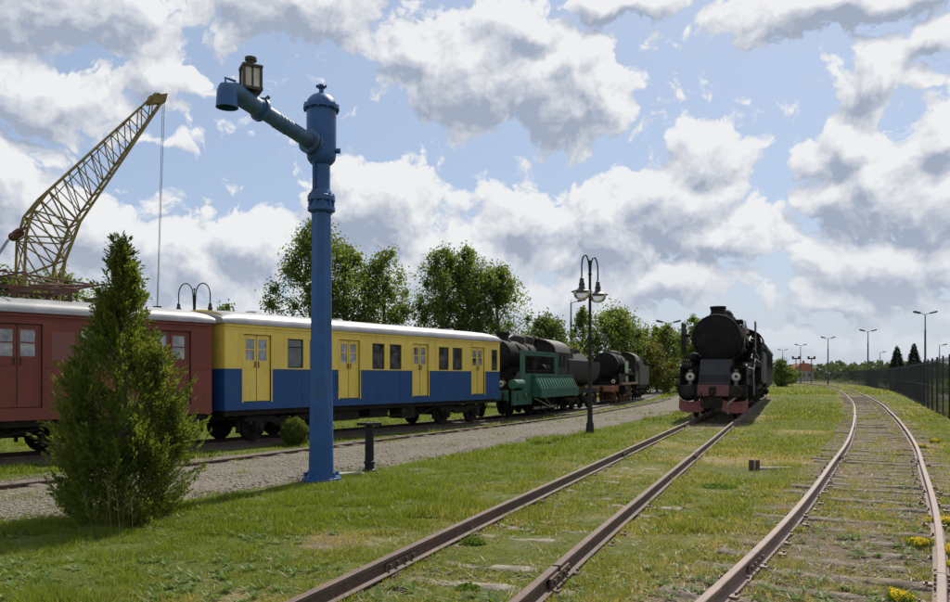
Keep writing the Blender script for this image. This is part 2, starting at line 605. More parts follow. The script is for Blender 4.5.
# ------------------------------------------------------------------ track lines  (x, y)
def catmull(pts, step=.5):
    P = np.array(pts, float)
    P = np.vstack([2 * P[0] - P[1], P, 2 * P[-1] - P[-2]])
    out = []
    for i in range(1, len(P) - 2):
        p0, p1, p2, p3 = P[i - 1:i + 3]
        n = max(2, int(np.linalg.norm(p2 - p1) / .25))
        for t in np.linspace(0, 1, n, endpoint=False):
            out.append(.5 * ((2 * p1) + (-p0 + p2) * t + (2 * p0 - 5 * p1 + 4 * p2 - p3) * t * t + (-p0 + 3 * p1 - 3 * p2 + p3) * t ** 3))
    out.append(P[-2])
    out = np.array(out)
    s = np.r_[0, np.cumsum(np.linalg.norm(np.diff(out, axis=0), axis=1))]
    q = np.arange(0, s[-1], step)
    return np.c_[np.interp(q, s, out[:, 0]), np.interp(q, s, out[:, 1])]


T1 = catmull([(-4.5 - .3925 * 4.24 - .5, -8), (-.558 - .3925 * 3.76, 2), (-.558 + .3925 * 4.24, 10), (-.558 + .3925 * 14.24, 20), (8.96, 30), (8.96 + .3925 * 20, 50), (8.96 + .3925 * 45, 75), (32, 95), (37, 120)])
T2 = catmull([(-6.4, -10), (-2.7, -3), (.2, 2), (2.49, 5.76), (4.62, 9.5), (7.27, 14.5), (11.3, 22.3), (18.4, 37), (27.3, 56.3), (43.6, 94), (66, 150), (82, 200), (93, 245), (98, 275), (97, 310), (90, 350)])
T3 = catmull([(-23, -2), (-13.5, 7), (-8.15, 12.7), (-6.2, 16), (-4.7, 18.7), (-1.6, 24.9), (.55, 28.9), (3.8, 35.1), (7.7, 43.5), (13.1, 57), (17.0, 68), (26.6, 100), (35, 135), (40, 170)])
T4 = catmull([(-32, -2), (-25, 5.2), (-18.2, 12.1), (-13.35, 17.76), (-8.4, 23.5), (-4.18, 29.9), (.0, 36.3), (3.5, 43.2), (8.3, 55.5), (13.0, 69), (17.2, 82), (23, 102), (30, 135), (34, 170)])


def lookup(T):
    ys, xs = T[:, 1], T[:, 0]
    return lambda y: np.interp(y, ys, xs)


x1, x2, x3, x4 = lookup(T1), lookup(T2), lookup(T3), lookup(T4)


def ground_z(x, y):
    u = np.clip((x3(y) + .8 + 2.5 - x) / 6.5, 0, 1)
    z = -.30 * u * u * (3 - 2 * u)
    # low bank under the fence on the right
    return z


def dist_to(T, x, y):
    """sideways distance to a track's centre line (roughly, using its slope)"""
    f = lookup(T)
    s = np.interp(y, T[:-1, 1], np.diff(T[:, 0]) / np.maximum(np.diff(T[:, 1]), 1e-3))
    return (x - f(y)) / np.sqrt(1 + s * s)


def gravel_edges(y):
    lo = np.interp(y, [-5, 10, 20, 27, 34, 60, 120], [-4.0, -3.2, -2.9, -2.3, -1.5, -1.2, -1.0])
    hi = np.interp(y, [-5, 10, 20, 30, 60, 100, 130], [4.2, 4.0, 4.0, 3.9, 3.2, 2.6, 2.0])
    return lo, hi


def dryness(x, y):
    d = .12 + .85 * np.clip((fbm(x, y, 2.6) - .52) * 3.0, 0, 1) + .35 * np.clip((fbm(x + 5, y - 9, .5, 2) - .55) * 3, 0, 1)
    a1, a2 = np.abs(dist_to(T1, x, y)), np.abs(dist_to(T2, x, y))
    between = np.clip(1 - np.abs(dist_to(T1, x, y) - 2.2) / 2.4, 0, 1) * np.clip((44 - np.asarray(y)) / 16, 0, 1)
    d = d + .34 * np.clip(1.7 - a2, 0, 1) + .18 * np.clip(2.0 - a1, 0, 1) + .32 * between * fbm(x, y, .9)
    d = d + .12 * (dist_to(T2, x, y) > 1.0)
    left = np.clip((-dist_to(T1, x, y) - 1.4) / 1.2, 0, 1)
    d = d * (1 - .80 * left)
    # worn patch on the lawn
    d = d + .8 * np.exp(-(((np.asarray(x) + 1.55) / .42) ** 2 + ((np.asarray(y) - 8.7) / .55) ** 2))
    return np.clip(d, 0, 1)


def dirtness(x, y):
    a2 = np.abs(dist_to(T2, x, y))
    a1 = np.abs(dist_to(T1, x, y))
    d = np.clip(1.75 - a2, 0, 1) * np.clip(.15 + 1.5 * fbm(x, y, .8), 0, 1)
    d = np.maximum(d, .45 * np.clip(1.25 - a1, 0, 1) * np.clip(2.4 * (fbm(x + 9, y, .7) - .38), 0, 1))
    d = np.maximum(d, .9 * np.exp(-(((np.asarray(x) + 1.55) / .36) ** 2 + ((np.asarray(y) - 8.7) / .5) ** 2)))
    for (bx, by, br) in ((-2.64, 13.75, .42), (-4.4, 9.95, .62), (3.65, 25.4, .25), (-1.98, 15.0, .22), (5.3, 15.2, .25)):
        d = np.maximum(d, .95 * np.exp(-(((np.asarray(x) - bx) ** 2 + (np.asarray(y) - by) ** 2) / br ** 2) ** 2))
    nr = np.clip((np.asarray(y) - 26) / 3, 0, 1) * np.clip((60 - np.asarray(y)) / 5, 0, 1) * np.clip(1.5 - a1, 0, 1)
    return np.clip(np.maximum(d, nr), 0, 1)


# ------------------------------------------------------------------ ground
def axis_pts(lo, hi, step, far_lo, far_hi):
    a = list(np.arange(lo, hi + 1e-6, step))
    s, x = step, hi
    while x < far_hi:
        s *= 1.22
        x += s
        a.append(x)
    s, x = step, lo
    while x > far_lo:
        s *= 1.22
        x -= s
        a.insert(0, x)
    return np.array(a)


def ground_material():
    m = bpy.data.materials.new('lawn_ground')
    m.use_nodes = True
    t = NT(m.node_tree)
    bs = t.n['Principled BSDF']
    tc = t.new('ShaderNodeTexCoord').outputs['Object']
    at = lambda n: t.new('ShaderNodeAttribute', attribute_name=n).outputs['Fac']
    g = t.mix(t.ramp(t.noise(tc, 1.1, 5, .6), .3, .7), (.05, .07, .014), (.09, .115, .022))
    g = t.mix(t.math('MULTIPLY', t.ramp(t.noise(tc, 14, 4, .65), .40, .72), .7), g, (.028, .048, .012))
    g = t.mix(t.math('MULTIPLY', t.ramp(t.noise(tc, 70, 4, .7), .42, .62), .6), g, (.16, .17, .045))
    g = t.mix(t.math('MULTIPLY', t.ramp(t.noise(tc, 45, 5, .75), .54, .66), .7), g, (.035, .034, .014))
    dj = t.math('ADD', at('dry'), t.math('MULTIPLY_ADD', t.noise(tc, 6, 5, .7), 1.4, -.7), clamp=True)
    g = t.mix(t.math('MULTIPLY', t.ramp(dj, .25, .9), .85), g, (.23, .185, .10))
    soil = t.mix(t.noise(tc, 22, 6, .7), (.07, .052, .038), (.19, .15, .11))
    vo = t.new('ShaderNodeTexVoronoi')
    t.put(vo.inputs['Vector'], tc)
    vo.inputs['Scale'].default_value = 26
    soil = t.mix(t.math('MULTIPLY', t.ramp(vo.outputs['Distance'], .35, .1), .45), soil, (.33, .29, .25))
    sj = t.math('ADD', at('dirt'), t.math('MULTIPLY_ADD', t.noise(tc, 5, 6, .7), 1.2, -.6), clamp=True)
    g = t.mix(t.ramp(sj, .25, .75), g, soil)
    t.put(bs.inputs['Base Color'], g)
    bs.inputs['Roughness'].default_value = .95
    bs.inputs['Specular IOR Level'].default_value = .1
    b = t.new('ShaderNodeBump')
    b.inputs['Strength'].default_value = .8
    b.inputs['Distance'].default_value = .03
    t.put(b.inputs['Height'], t.noise(tc, 18, 6, .7))
    t.l.new(b.outputs[0], bs.inputs['Normal'])
    return m


def build_ground():
    xs = axis_pts(-14, 30, .3, -4000, 4000)
    ys = axis_pts(-4, 46, .3, -600, 6000)
    X, Y = np.meshgrid(xs, ys)
    Z = ground_z(X, Y) + np.where((np.abs(X) < 40) & (Y < 60), (fbm(X, Y, .8, 3) - .5) * .05, 0)
    V = np.c_[X.ravel(), Y.ravel(), Z.ravel()]
    nx, ny = len(xs), len(ys)
    i = (np.arange(ny - 1)[:, None] * nx + np.arange(nx - 1)[None]).ravel()
    F = np.c_[i, i + 1, i + nx + 1, i + nx]
    o = np_obj('ground', V, F, ground_material(), attrs={'dry': dryness(V[:, 0], V[:, 1]), 'dirt': dirtness(V[:, 0], V[:, 1])}, smooth=True)
    tag(o, 'green lawn with dry patches running between the railway tracks', 'ground', kind='structure')


build_ground()


def strip(name, T, lo_hi, material, dz, ymin, ymax, cols=14, ragged=.5):
    c = T[(T[:, 1] >= ymin) & (T[:, 1] <= ymax)]
    d = np.gradient(c, axis=0)
    d /= np.linalg.norm(d, axis=1)[:, None]
    nrm = np.c_[d[:, 1], -d[:, 0]]
    lo, hi = lo_hi(c[:, 1])
    lo = lo + (fbm(c[:, 1], c[:, 0], 2.5) - .5) * ragged * 2
    hi = hi + (fbm(c[:, 1] + 70, c[:, 0], 2.5) - .5) * ragged * 2
    vs = []
    for k in range(cols + 1):
        o = lo + (hi - lo) * k / cols
        p = c + nrm * o[:, None]
        sink = -.05 if k in (0, cols) else 0
        vs.append(np.c_[p, ground_z(p[:, 0], p[:, 1]) + dz + sink])
    V = np.stack(vs, 1).reshape(-1, 3)
    n, m = len(c), cols + 1
    i = (np.arange(n - 1)[:, None] * m + np.arange(m - 1)[None]).ravel()
    F = np.c_[i, i + 1, i + m + 1, i + m]
    return np_obj(name, V, F, material, smooth=True)


def gravel_material():
    m = bpy.data.materials.new('grey_gravel')
    m.use_nodes = True
    t = NT(m.node_tree)
    bs = t.n['Principled BSDF']
    tc = t.new('ShaderNodeTexCoord').outputs['Object']
    c = t.mix(t.noise(tc, .7, 5, .65), (.20, .155, .105), (.33, .27, .20))
    vo = t.new('ShaderNodeTexVoronoi')
    t.put(vo.inputs['Vector'], tc)
    vo.inputs['Scale'].default_value = 13
    c = t.mix(t.math('MULTIPLY', t.ramp(vo.outputs['Distance'], .25, .6), .75), c, (.075, .065, .055))
    c = t.mix(t.math('MULTIPLY', t.ramp(t.noise(tc, .35, 4, .6), .42, .62), .45), c, (.11, .088, .066))
    v2 = t.new('ShaderNodeTexVoronoi')
    t.put(v2.inputs['Vector'], tc)
    v2.inputs['Scale'].default_value = 34
    c = t.mix(t.math('MULTIPLY', t.ramp(v2.outputs['Distance'], .2, .5), .45), c, (.10, .09, .078))
    c = t.mix(t.math('MULTIPLY', t.ramp(t.noise(tc, 1.1, 7, .74), .50, .66), .75), c, (.085, .10, .035))
    t.put(bs.inputs['Base Color'], c)
    bs.inputs['Roughness'].default_value = .95
    b = t.new('ShaderNodeBump')
    b.inputs['Strength'].default_value = .9
    b.inputs['Distance'].default_value = .05
    b.invert = True
    t.put(b.inputs['Height'], vo.outputs['Distance'])
    t.l.new(b.outputs[0], bs.inputs['Normal'])
    return m


M['gravel'] = gravel_material()
gv = strip('gravel_path', T3, gravel_edges, M['gravel'], .035, -1, 130)
tag(gv, 'grey cobbled gravel strip around the track in front of the carriages', 'path', kind='structure')
M['ballast'] = mat('dark_oily_ballast', (.075, .065, .055), (.13, .115, .10), rough=.95, scale=9, mottle=.9, bump=.9, bscale=25, dirt=(.05, .045, .035), dirt_amt=.4)
bl = strip('track_ground', T4, lambda y: (np.full_like(y, -2.3), np.full_like(y, 1.35)), M['ballast'], .05, -1, 130, cols=8, ragged=.35)
tag(bl, 'dark ballast under the line of parked carriages', 'track bed', kind='structure')

# ------------------------------------------------------------------ tracks
RAIL_PROF = [(-.065, 0), (.065, 0), (.065, .012), (.012, .035), (.012, .105), (.035, .115), (.036, .145), (.028, .15), (-.028, .15), (-.036, .145), (-.035, .115), (-.012, .105), (-.012, .035), (-.065, .012)]


def rail_mesh(T, off, z0, ymin, ymax, sag=0.0, seed=0):
    c = T[(T[:, 1] >= ymin) & (T[:, 1] <= ymax)]
    d = np.gradient(c, axis=0)
    d /= np.linalg.norm(d, axis=1)[:, None]
    nrm = np.c_[d[:, 1], -d[:, 0]]
    wob = (vnoise(c[:, 1], c[:, 1] * 0 + seed, 3.5) - .5) * sag
    mb = MB()
    n = len(RAIL_PROF)
    for k in range(len(c)):
        zz = (z0(c[k, 0], c[k, 1]) if callable(z0) else z0) + wob[k] * .5
        for (u, h) in RAIL_PROF:
            p = c[k] + nrm[k] * (off + u + wob[k])
            mb.v.append((p[0], p[1], zz + h))
    for k in range(len(c) - 1):
        for i in range(n):
            j = (i + 1) % n
            mb.f.append((k * n + i, k * n + j, (k + 1) * n + j, (k + 1) * n + i))
    mb.f.append(tuple(range(n)))
    mb.f.append(tuple(range((len(c) - 1) * n, len(c) * n)))
    return mb


def sleeper_variants(material, n=5, w=.25, L=2.5, seed=1, broken=.0):
    r = random.Random(seed)
    out = []
    for k in range(n):
        mb = MB()
        nseg = 14
        for i in range(nseg + 1):
            x = -L / 2 + L * i / nseg + (r.uniform(-.03, .03) if i in (0, nseg) else 0)
            a, b = w / 2 + r.uniform(-.035, .015), w / 2 + r.uniform(-.035, .015)
            zt = r.uniform(-.018, .008)
            mb.v += [(x, -a - .02, -.14), (x, b + .02, -.14), (x, b, zt - .02), (x, b - .03, zt), (x, -a + .03, zt + r.uniform(-.006, .006)), (x, -a, zt - .02)]
        for i in range(nseg):
            for q in range(6):
                s, e = i * 6, (i + 1) * 6
                mb.f.append((s + q, s + (q + 1) % 6, e + (q + 1) % 6, e + q))
        mb.f += [tuple(range(6)), tuple(range(nseg * 6, nseg * 6 + 6))]
        out.append(mb)
    return out


def track(name, label, T, rail_z, ymin, ymax, rail_mat, slp_mat, slp_top, spacing=.66, slp_until=70, sag=.0, seed=1, clips=True, part_name='sleeper'):
    """rail_z: height of the rail foot; slp_top: sleeper top, both above the local ground line"""
    i0 = np.searchsorted(T[:, 1], max(ymin, 5))
    root = thing(name, label, 'railway track', (T[i0, 0], T[i0, 1], 0))
    ox, oy = T[i0]
    for k, off in enumerate((-.7525, .7525)):
        mb = rail_mesh(T, off, rail_z, ymin, ymax, sag, seed * 10 + k * 57)
        mb.v = [(a - ox, b - oy, c) for a, b, c in mb.v]
        obj('rail', mb, rail_mat, root, ang=30)
    s = np.r_[0, np.cumsum(np.linalg.norm(np.diff(T, axis=0), axis=1))]
    r = random.Random(seed)
    variants = sleeper_variants(slp_mat, 6, seed=seed)
    protos = []
    q, cnt = s[np.searchsorted(T[:, 1], ymin)] + .2, 0
    rest = MB()
    clip = MB()
    clip.box((0, 0, .010), (.07, .10, .025))
    clip.cyl((.01, .03, .02), (.01, .03, .045), .014, n=6)
    n_clip = 0
    clip_me = None
    while q < s[-1]:
        x, y = np.interp(q, s, T[:, 0]), np.interp(q, s, T[:, 1])
        if y > slp_until:
            break
        xa, ya = np.interp(q + .2, s, T[:, 0]), np.interp(q + .2, s, T[:, 1])
        ang = math.atan2(ya - y, xa - x) - math.pi / 2
        zt = (slp_top(x, y) if callable(slp_top) else slp_top) + r.uniform(-.014, .01)
        off = r.uniform(-.06, .06)
        if cnt < 98:
            if cnt < 6:
                o = obj(part_name, variants[cnt], slp_mat, root, ang=50)
                protos.append(o)
            else:
                o = share(protos[r.randrange(6)], root)
            o.location = (x - ox + off * math.cos(ang), y - oy + off * math.sin(ang), zt)
            o.rotation_euler = (r.uniform(-.02, .02), r.uniform(-.012, .012), ang + r.uniform(-.025, .025))
            if clips and y > 4.2 and n_clip < 100:
                for sx in (-.7525, .7525):
                    for e in (-1, 1):
                        pos, rz_ = (sx + e * .095, 0, 0), 0 if e > 0 else math.pi
                        if clip_me is None:
                            clip_me = obj('rail_fastening', clip, rail_mat, o, loc=pos)
                            clip_me.rotation_euler = (0, 0, rz_)
                        else:
                            share(clip_me, o, pos, (0, 0, rz_))
                        n_clip += 1
        else:
            rest.box((x - ox, y - oy, zt - .07), (2.5, .24, .14), ang)
        cnt += 1
        q += spacing * r.uniform(.94, 1.06)
    fp = MB()
    for e in (-1, 1):
        fp.box((e * .028, 0, .07), (.02, .62, .07))
        for yy in (-.24, -.09, .09, .24):
            fp.cyl((e * .03, yy, .07), (e * .06, yy, .07), .02, n=6)
    fp.box((0, 0, .09), (.074, .012, .124))
    fpo = None
    q = s[np.searchsorted(T[:, 1], 6.8)]
    for k in range(5):
        for off in (-.7525, .7525):
            x, y = np.interp(q, s, T[:, 0]), np.interp(q, s, T[:, 1])
            xa, ya = np.interp(q + .2, s, T[:, 0]), np.interp(q + .2, s, T[:, 1])
            ang = math.atan2(ya - y, xa - x) - math.pi / 2
            zz = (rail_z(x, y) if callable(rail_z) else rail_z)
            pos = (x - ox + off * math.cos(ang), y - oy + off * math.sin(ang), zz)
            if fpo is None:
                fpo = obj('fishplate', fp, rail_mat, root, loc=pos)
                fpo.rotation_euler = (0, 0, ang)
            else:
                share(fpo, root, pos, (0, 0, ang))
        q += 11.0
    if rest.v:
        o = obj('sleepers', rest, slp_mat, root)
        o['kind'] = 'stuff'
    return root


track('railway_track', 'grass grown straight track with dark rusty rails leading to the black locomotive', T1, .025, .5, 118, M['railrust'], M['palewood'], -.002, sag=.035, seed=4)
track('railway_track', 'curving track with pale brown rails and wooden sleepers nearest the dark fence', T2, .015, -2, 340, M['railrust2'], M['wood'], .020, spacing=.62, sag=.012, seed=9)
track('railway_track', 'rusty track sunk in the grey gravel before the yellow carriage', T3, lambda x, y: float(ground_z(x, y)) - .085, 0, 165, M['railrust'], M['wood'], lambda x, y: float(ground_z(x, y)) + .02, spacing=.8, sag=.012, seed=14, clips=False)
track('railway_track', 'track carrying the parked carriages on dark ballast', T4, -.30, 0, 165, M['railrust'], M['wood'], -.27, spacing=.8, sag=.01, seed=19, clips=False)


# ------------------------------------------------------------------ rolling stock
def bogie_wheel(r=.45):
    mb = MB()
    mb.lathe((0, 0, 0), (1, 0, 0), [(-.065, r + .03), (-.035, r + .03), (-.03, r), (.065, r - .006), (.065, r - .07), (.03, r - .09), (.025, .13), (.08, .11), (.08, .0)], 28)
    return mb


WHEEL = None


def put_wheels(parent, ys, r=.45):
    global WHEEL
    for y in ys:
        for sx in (-1, 1):
            rot = (0, 0, 0 if sx > 0 else math.pi)
            if WHEEL is None:
                WHEEL = obj('wheel', bogie_wheel(.45), M['dark'], parent, loc=(sx * .7525, y, .45))
                WHEEL.rotation_euler = rot
            else:
                c = share(WHEEL, parent, (sx * .7525, y, r), rot)
                c.scale = (1, r / .45, r / .45)


def bogie(parent, y, wb=2.2, r=.45):
    mb = MB()
    for sx in (-1, 1):
        x = sx * .98
        mb.prism([(y - wb / 2 - .45, .62), (y - wb / 2 - .45, .75), (y - .5, .75), (y - .3, .66), (y + .3, .66), (y + .5, .75), (y + wb / 2 + .45, .75), (y + wb / 2 + .45, .62), (y + .55, .55), (y + .4, .42), (y - .4, .42), (y - .55, .55)], 'x', x - .05, x + .05)
        for e in (-1, 1):
            yy = y + e * wb / 2
            mb.box((x + sx * .03, yy, r), (.22, .30, .32))
            mb.cyl((x + sx * .13, yy, r), (x + sx * .20, yy, r), .10, n=12)
            mb.cyl((x, yy + .27, .5), (x, yy + .27, .72), .07, n=8)
            mb.cyl((x, yy - .27, .5), (x, yy - .27, .72), .07, n=8)
        for k in range(5):
            mb.box((x, y, .45 + k * .035), (.12, .9 - .12 * k, .028))
        mb.box((x - sx * .15, y - wb / 2 - .62, .45), (.12, .06, .4))
    mb.box((0, y, .62), (2.0, .35, .22))
    for e in (-1, 1):
        mb.cyl((-.8, y + e * wb / 2, r), (.8, y + e * wb / 2, r), .075, n=10)
        mb.box((0, y + e * (wb / 2 + .45), .66), (2.0, .1, .12))
    b = obj('bogie', mb, M['dark'], parent)
    put_wheels(b, (y - wb / 2, y + wb / 2), r)
    return b


def wall(mb, x, sx, y0, y1, z0, z1, holes, depth=.06):
    """side wall at local x facing sx with openings (ya, yb, za, zb), each with its reveal"""
    ys = sorted({y0, y1, *[v for h in holes for v in h[:2] if y0 < v < y1]})
    zs = sorted({z0, z1, *[min(max(v, z0), z1) for h in holes for v in h[2:]]})
    inside = lambda y, z: any(h[0] < y < h[1] and h[2] < z < h[3] for h in holes)
    for a, b in zip(ys[:-1], ys[1:]):
        for c, d in zip(zs[:-1], zs[1:]):
            if not inside((a + b) / 2, (c + d) / 2):
                mb.add([(x, a, c), (x, b, c), (x, b, d), (x, a, d)], [(0, 1, 2, 3) if sx > 0 else (3, 2, 1, 0)])
    xi = x - sx * depth
    for (a, b, c, d) in holes:
        c2, d2 = max(c, z0), min(d, z1)
        if d2 <= c2:
            continue
        q = [(a, c2), (b, c2), (b, d2), (a, d2)]
        for i in range(4):
            (ya, za), (yb, zb) = q[i], q[(i + 1) % 4]
            if za == zb and (za != c or za == z0 != c) and (za != d):
                continue
            mb.add([(x, ya, za), (x, yb, zb), (xi, yb, zb), (xi, ya, za)], [(0, 1, 2, 3)])


def arch(hw, z0, rise, n=14):
    """roof line from +hw to -hw, steeper at the shoulders"""
    return [(hw * math.cos(math.pi * i / n), z0 + rise * math.sin(math.pi * i / n) ** .8) for i in range(n + 1)]


def carriage(name, label, loc, heading, L, hw, zb, zw, ze, rise, up_mat, lo_mat, doors, windows, win_mat, door_mat, fancy):
    t = thing(name, label, 'railway carriage', loc, heading)
    holes = [(a, b, 1.20, 3.19) for a, b in doors] + [(a, b, 2.21, 3.12) for a, b in windows]
    lo, up = MB(), MB()
    for sx in (-1, 1):
        wall(lo, sx * hw, sx, 0, L, zb, zw, holes)
        wall(up, sx * hw, sx, 0, L, zw, ze, holes)
    top = arch(hw, ze, rise - .03)
    for y, fl in ((0, 1), (L, 0)):
        lo.add([(-hw, y, zb), (hw, y, zb), (hw, y, zw), (-hw, y, zw)], [(0, 1, 2, 3) if fl else (3, 2, 1, 0)])
        ring = [(-hw, y, zw), (hw, y, zw)] + [(u, y, v) for u, v in top]
        up.add(ring, [tuple(range(len(ring))) if fl else tuple(range(len(ring) - 1, -1, -1))])
    # horizontal weld seams along the side
    for sx in (-1, 1):
        ed = 0
        for a, b in sorted(doors) + [(L, L)]:
            lo.span((sx * hw, ed + .02, zw - .020), (sx * (hw + .012), a - .03, zw - .002))
            ed = b + .03
    lo.span((-hw + .02, .02, zb - .0), (hw - .02, L - .02, zb + .03))
    for yy in np.arange(.55, L, 1.25):
        if any(a - .06 < yy < b + .06 for a, b in doors):
            continue
        for sx in (-1, 1):
            lo.span((sx * hw, yy - .016, zb + .14), (sx * (hw + .006), yy + .016, zw - .05))
            if not any(a - .06 < yy < b + .06 for a, b in windows):
                up.span((sx * hw, yy - .014, zw + .01), (sx * (hw + .006), yy + .014, ze - .14))
    for sx in (-1, 1):
        lo.span((sx * (hw + .001), 0, zb + .01), (sx * (hw + .012), L, zb + .12))
        up.span((sx * (hw + .001), 0, 3.30), (sx * (hw + .012), L, 3.325))
    if up_mat is lo_mat:
        lo.add(up.v, up.f)
        obj('body', lo, lo_mat, t, ang=25)
    else:
        obj('lower_body', lo, lo_mat, t, ang=25)
        obj('upper_body', up, up_mat, t, ang=25)
    # roof with drooping ends and a gutter
    rf = MB()
    secs = [(-.10, .55), (.02, .80), (.5, .97), (1.2, 1.0), (L - 1.2, 1.0), (L - .5, .97), (L - .02, .80), (L + .10, .55)]
    n = 16
    for (y, k) in secs:
        for (u, v) in arch(hw + .05, ze - .0, rise * k, n):
            rf.v.append((u, y, v))
        rf.v.append((-hw - .05, y, ze - .05))
        rf.v.append((hw + .05, y, ze - .05))
    m = n + 3
    for i in range(len(secs) - 1):
        for q in range(m):
            rf.f.append((i * m + q, i * m + (q + 1) % m, (i + 1) * m + (q + 1) % m, (i + 1) * m + q))
    rf.f += [tuple(range(m)), tuple(range((len(secs) - 1) * m, len(secs) * m))]
    roof = obj('roof', rf, M['alu'], t, ang=50)
    gt = MB()
    for sx in (-1, 1):
        gt.span((sx * (hw + .003), 0, ze - .135), (sx * (hw + .04), L, ze - .10))
    obj('gutter', gt, up_mat, t)
    if fancy:
        for yy in (2.2, 6.0, 9.6, 13.0):
            v = MB()
            v.cyl((.0, yy, ze + rise - .03), (.0, yy, ze + rise + .07), .28, .22, 16)
            obj('roof_vent', v, M['alu'], t)
    # doors: two leaves with a dark slot between, a small window in each
    for (a, b) in doors:
        for sx in (-1, 1):
            mid = (a + b) / 2
            for (c, d, e) in ((a + .03, mid - .012, 1), (mid + .012, b - .03, -1)):
                lf = MB()
                x = sx * (hw - .045)
                w0, w1 = c + (d - c) * (.24 if e > 0 else .12), c + (d - c) * (.88 if e > 0 else .76)
                wall(lf, x, sx, c, d, 1.215, 3.17, [(w0, w1, 2.42, 3.05)], .03)
                lf.span((x - sx * .004, c, 1.215), (x - sx * .028, d, 1.23))
                lf.span((x - sx * .004, w0, 2.73), (x - sx * .02, w1, 2.76))
                # pressed panel lines
                lf.span((x, c + .05, 2.20), (x + sx * .008, d - .05, 2.22))
                dr = obj('door', lf, door_mat, t)
                p = MB()
                p.span((x - sx * .022, w0, 2.42), (x - sx * .03, w1, 3.05))
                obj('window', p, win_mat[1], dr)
                h = MB()
                yy = mid - e * .07
                h.cyl((x + sx * .03, yy, 2.22), (x + sx * .03, yy, 2.38), .014, n=8)
                h.cyl((x, yy, 2.22), (x + sx * .03, yy, 2.22), .012, n=6)
                h.cyl((x, yy, 2.38), (x + sx * .03, yy, 2.38), .012, n=6)
                obj('handle', h, M['gasket'], dr)
            sl = MB()
            sl.span((sx * (hw - .05), mid - .011, 1.22), (sx * (hw - .06), mid + .011, 3.17))
            sl.span((sx * (hw - .05), a + .001, 1.202), (sx * (hw - .06), a + .029, 3.188))
            sl.span((sx * (hw - .05), b - .029, 1.202), (sx * (hw - .06), b - .001, 3.188))
            sl.span((sx * (hw - .05), a + .029, 3.171), (sx * (hw - .06), b - .029, 3.188))
            obj('door_slot', sl, M['gasket'], t)
            fr = MB()
            for yy in (a, b):
                fr.span((sx * (hw + .002), yy - .022, 1.18), (sx * (hw + .014), yy + .022, 3.23))
            fr.span((sx * (hw + .002), a + .022, 3.19), (sx * (hw + .014), b - .022, 3.23))
            obj('door_frame', fr, door_mat, t)
    for (a, b) in windows:
        for sx in (-1, 1):
            p = MB()
            x = sx * (hw - .05)
            p.span((x, a, 2.21), (x - sx * .01, b, 3.12))
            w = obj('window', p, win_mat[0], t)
            f = MB()
            x2 = sx * (hw - .035)
            for yy in (a + .02, b - .02):
                f.span((x2, yy - .02, 2.21), (x2 - sx * .014, yy + .02, 3.12))
            for zz in (2.23, 2.86, 3.10):
                f.span((x2, a + .04, zz - .018), (x2 - sx * .014, b - .04, zz + .018))
            obj('frame', f, M['gasket'], w)
    for k, yy in enumerate(np.arange(2.3, L - 1.0, 1.7)):
        if any(a - .5 < yy < b + .5 for a, b in doors):
            continue
        for sx in (-1, 1):
            sb = MB()
            sb.span((sx * .35, yy - .30, 1.45), (sx * (hw - .08), yy + .30, 1.53))
            sb.span((sx * .35, yy - .03, 1.53), (sx * (hw - .08), yy + .03, 2.45))
            sb.span((sx * .5, yy - .2, zb + .04), (sx * (hw - .2), yy + .2, 1.45))
            obj('bench', sb, M['seat'], t)
    # below the floor
    uf = MB()
    for sx in (-1, 1):
        uf.span((sx * (hw - .25), .1, zb - .16), (sx * (hw - .13), L - .1, zb - .005))
        uf.tube([(sx * (hw - .3), 4.0, zb - .12), (sx * (hw - .3), 5.4, .5), (sx * (hw - .3), L - 5.4, .5), (sx * (hw - .3), L - 4.0, zb - .12)], .035, 6)
    uf.span((-hw + .25, .15, zb - .10), (hw - .25, L - .15, zb - .01))
    for (y, w, xx, h) in ((5.4, 1.3, .75, .42), (7.2, 1.0, .7, .36), (8.8, .8, .8, .48), (6.4, .6, -.8, .4), (8.2, 1.4, -.75, .44)):
        uf.box((xx, y, zb - .1 - h / 2), (.6, w, h))
    uf.cyl((.45, 9.6, .62), (.45, 11.0, .62), .17, n=14)
    obj('underframe', uf, M['dark'], t)
    bogie(t, 2.6)
    bogie(t, L - 2.6)
    for y, e in ((0, -1), (L, 1)):
        cp = MB()
        cp.box((0, y + e * .12, .98), (.28, .26, .26))
        bh = MB()
        bh.tube([(.5, y + e * .02, .93), (.5, y + e * .14, .86), (.5, y + e * .2, .72), (.48, y + e * .18, .5)], .03, 8)
        obj('brake_hose', bh, M['dark'], t)
        obj('coupling', cp, M['dark'], t)
    return t, roof


# yellow and blue carriage; 0 is the end next to the red one
HW = 1.32


def at_side(X, Y, hd, hw):
    a = R(hd)
    return (X - hw * math.cos(a), Y + hw * math.sin(a))


yc = at_side(-7.13, 22.8, 33.0, HW)
yel, _ = carriage('carriage', 'yellow over blue carriage with four double doors and a pale rounded roof', (yc[0], yc[1], -.15), 33.0, 15.1, HW, .96, 2.17, 3.53, .40,
                  M['yellow'], M['blue'], [(.64, 1.76), (4.72, 5.80), (8.77, 9.80), (12.83, 13.86)],
                  [(2.42, 3.10), (3.37, 4.04), (6.45, 7.13), (7.42, 8.11), (10.47, 11.17), (11.44, 12.14), (14.42, 14.92)],
                  (M['pane'], M['pane_dust_glare']), M['yellow'], True)
# handrail beside the second door
hr = MB()
hr.tube([(HW, 4.62, 2.0), (HW + .05, 4.62, 1.98), (HW + .05, 4.62, 1.5), (HW, 4.62, 1.48)], .014, 6)
obj('handrail', hr, M['gasket'], yel)

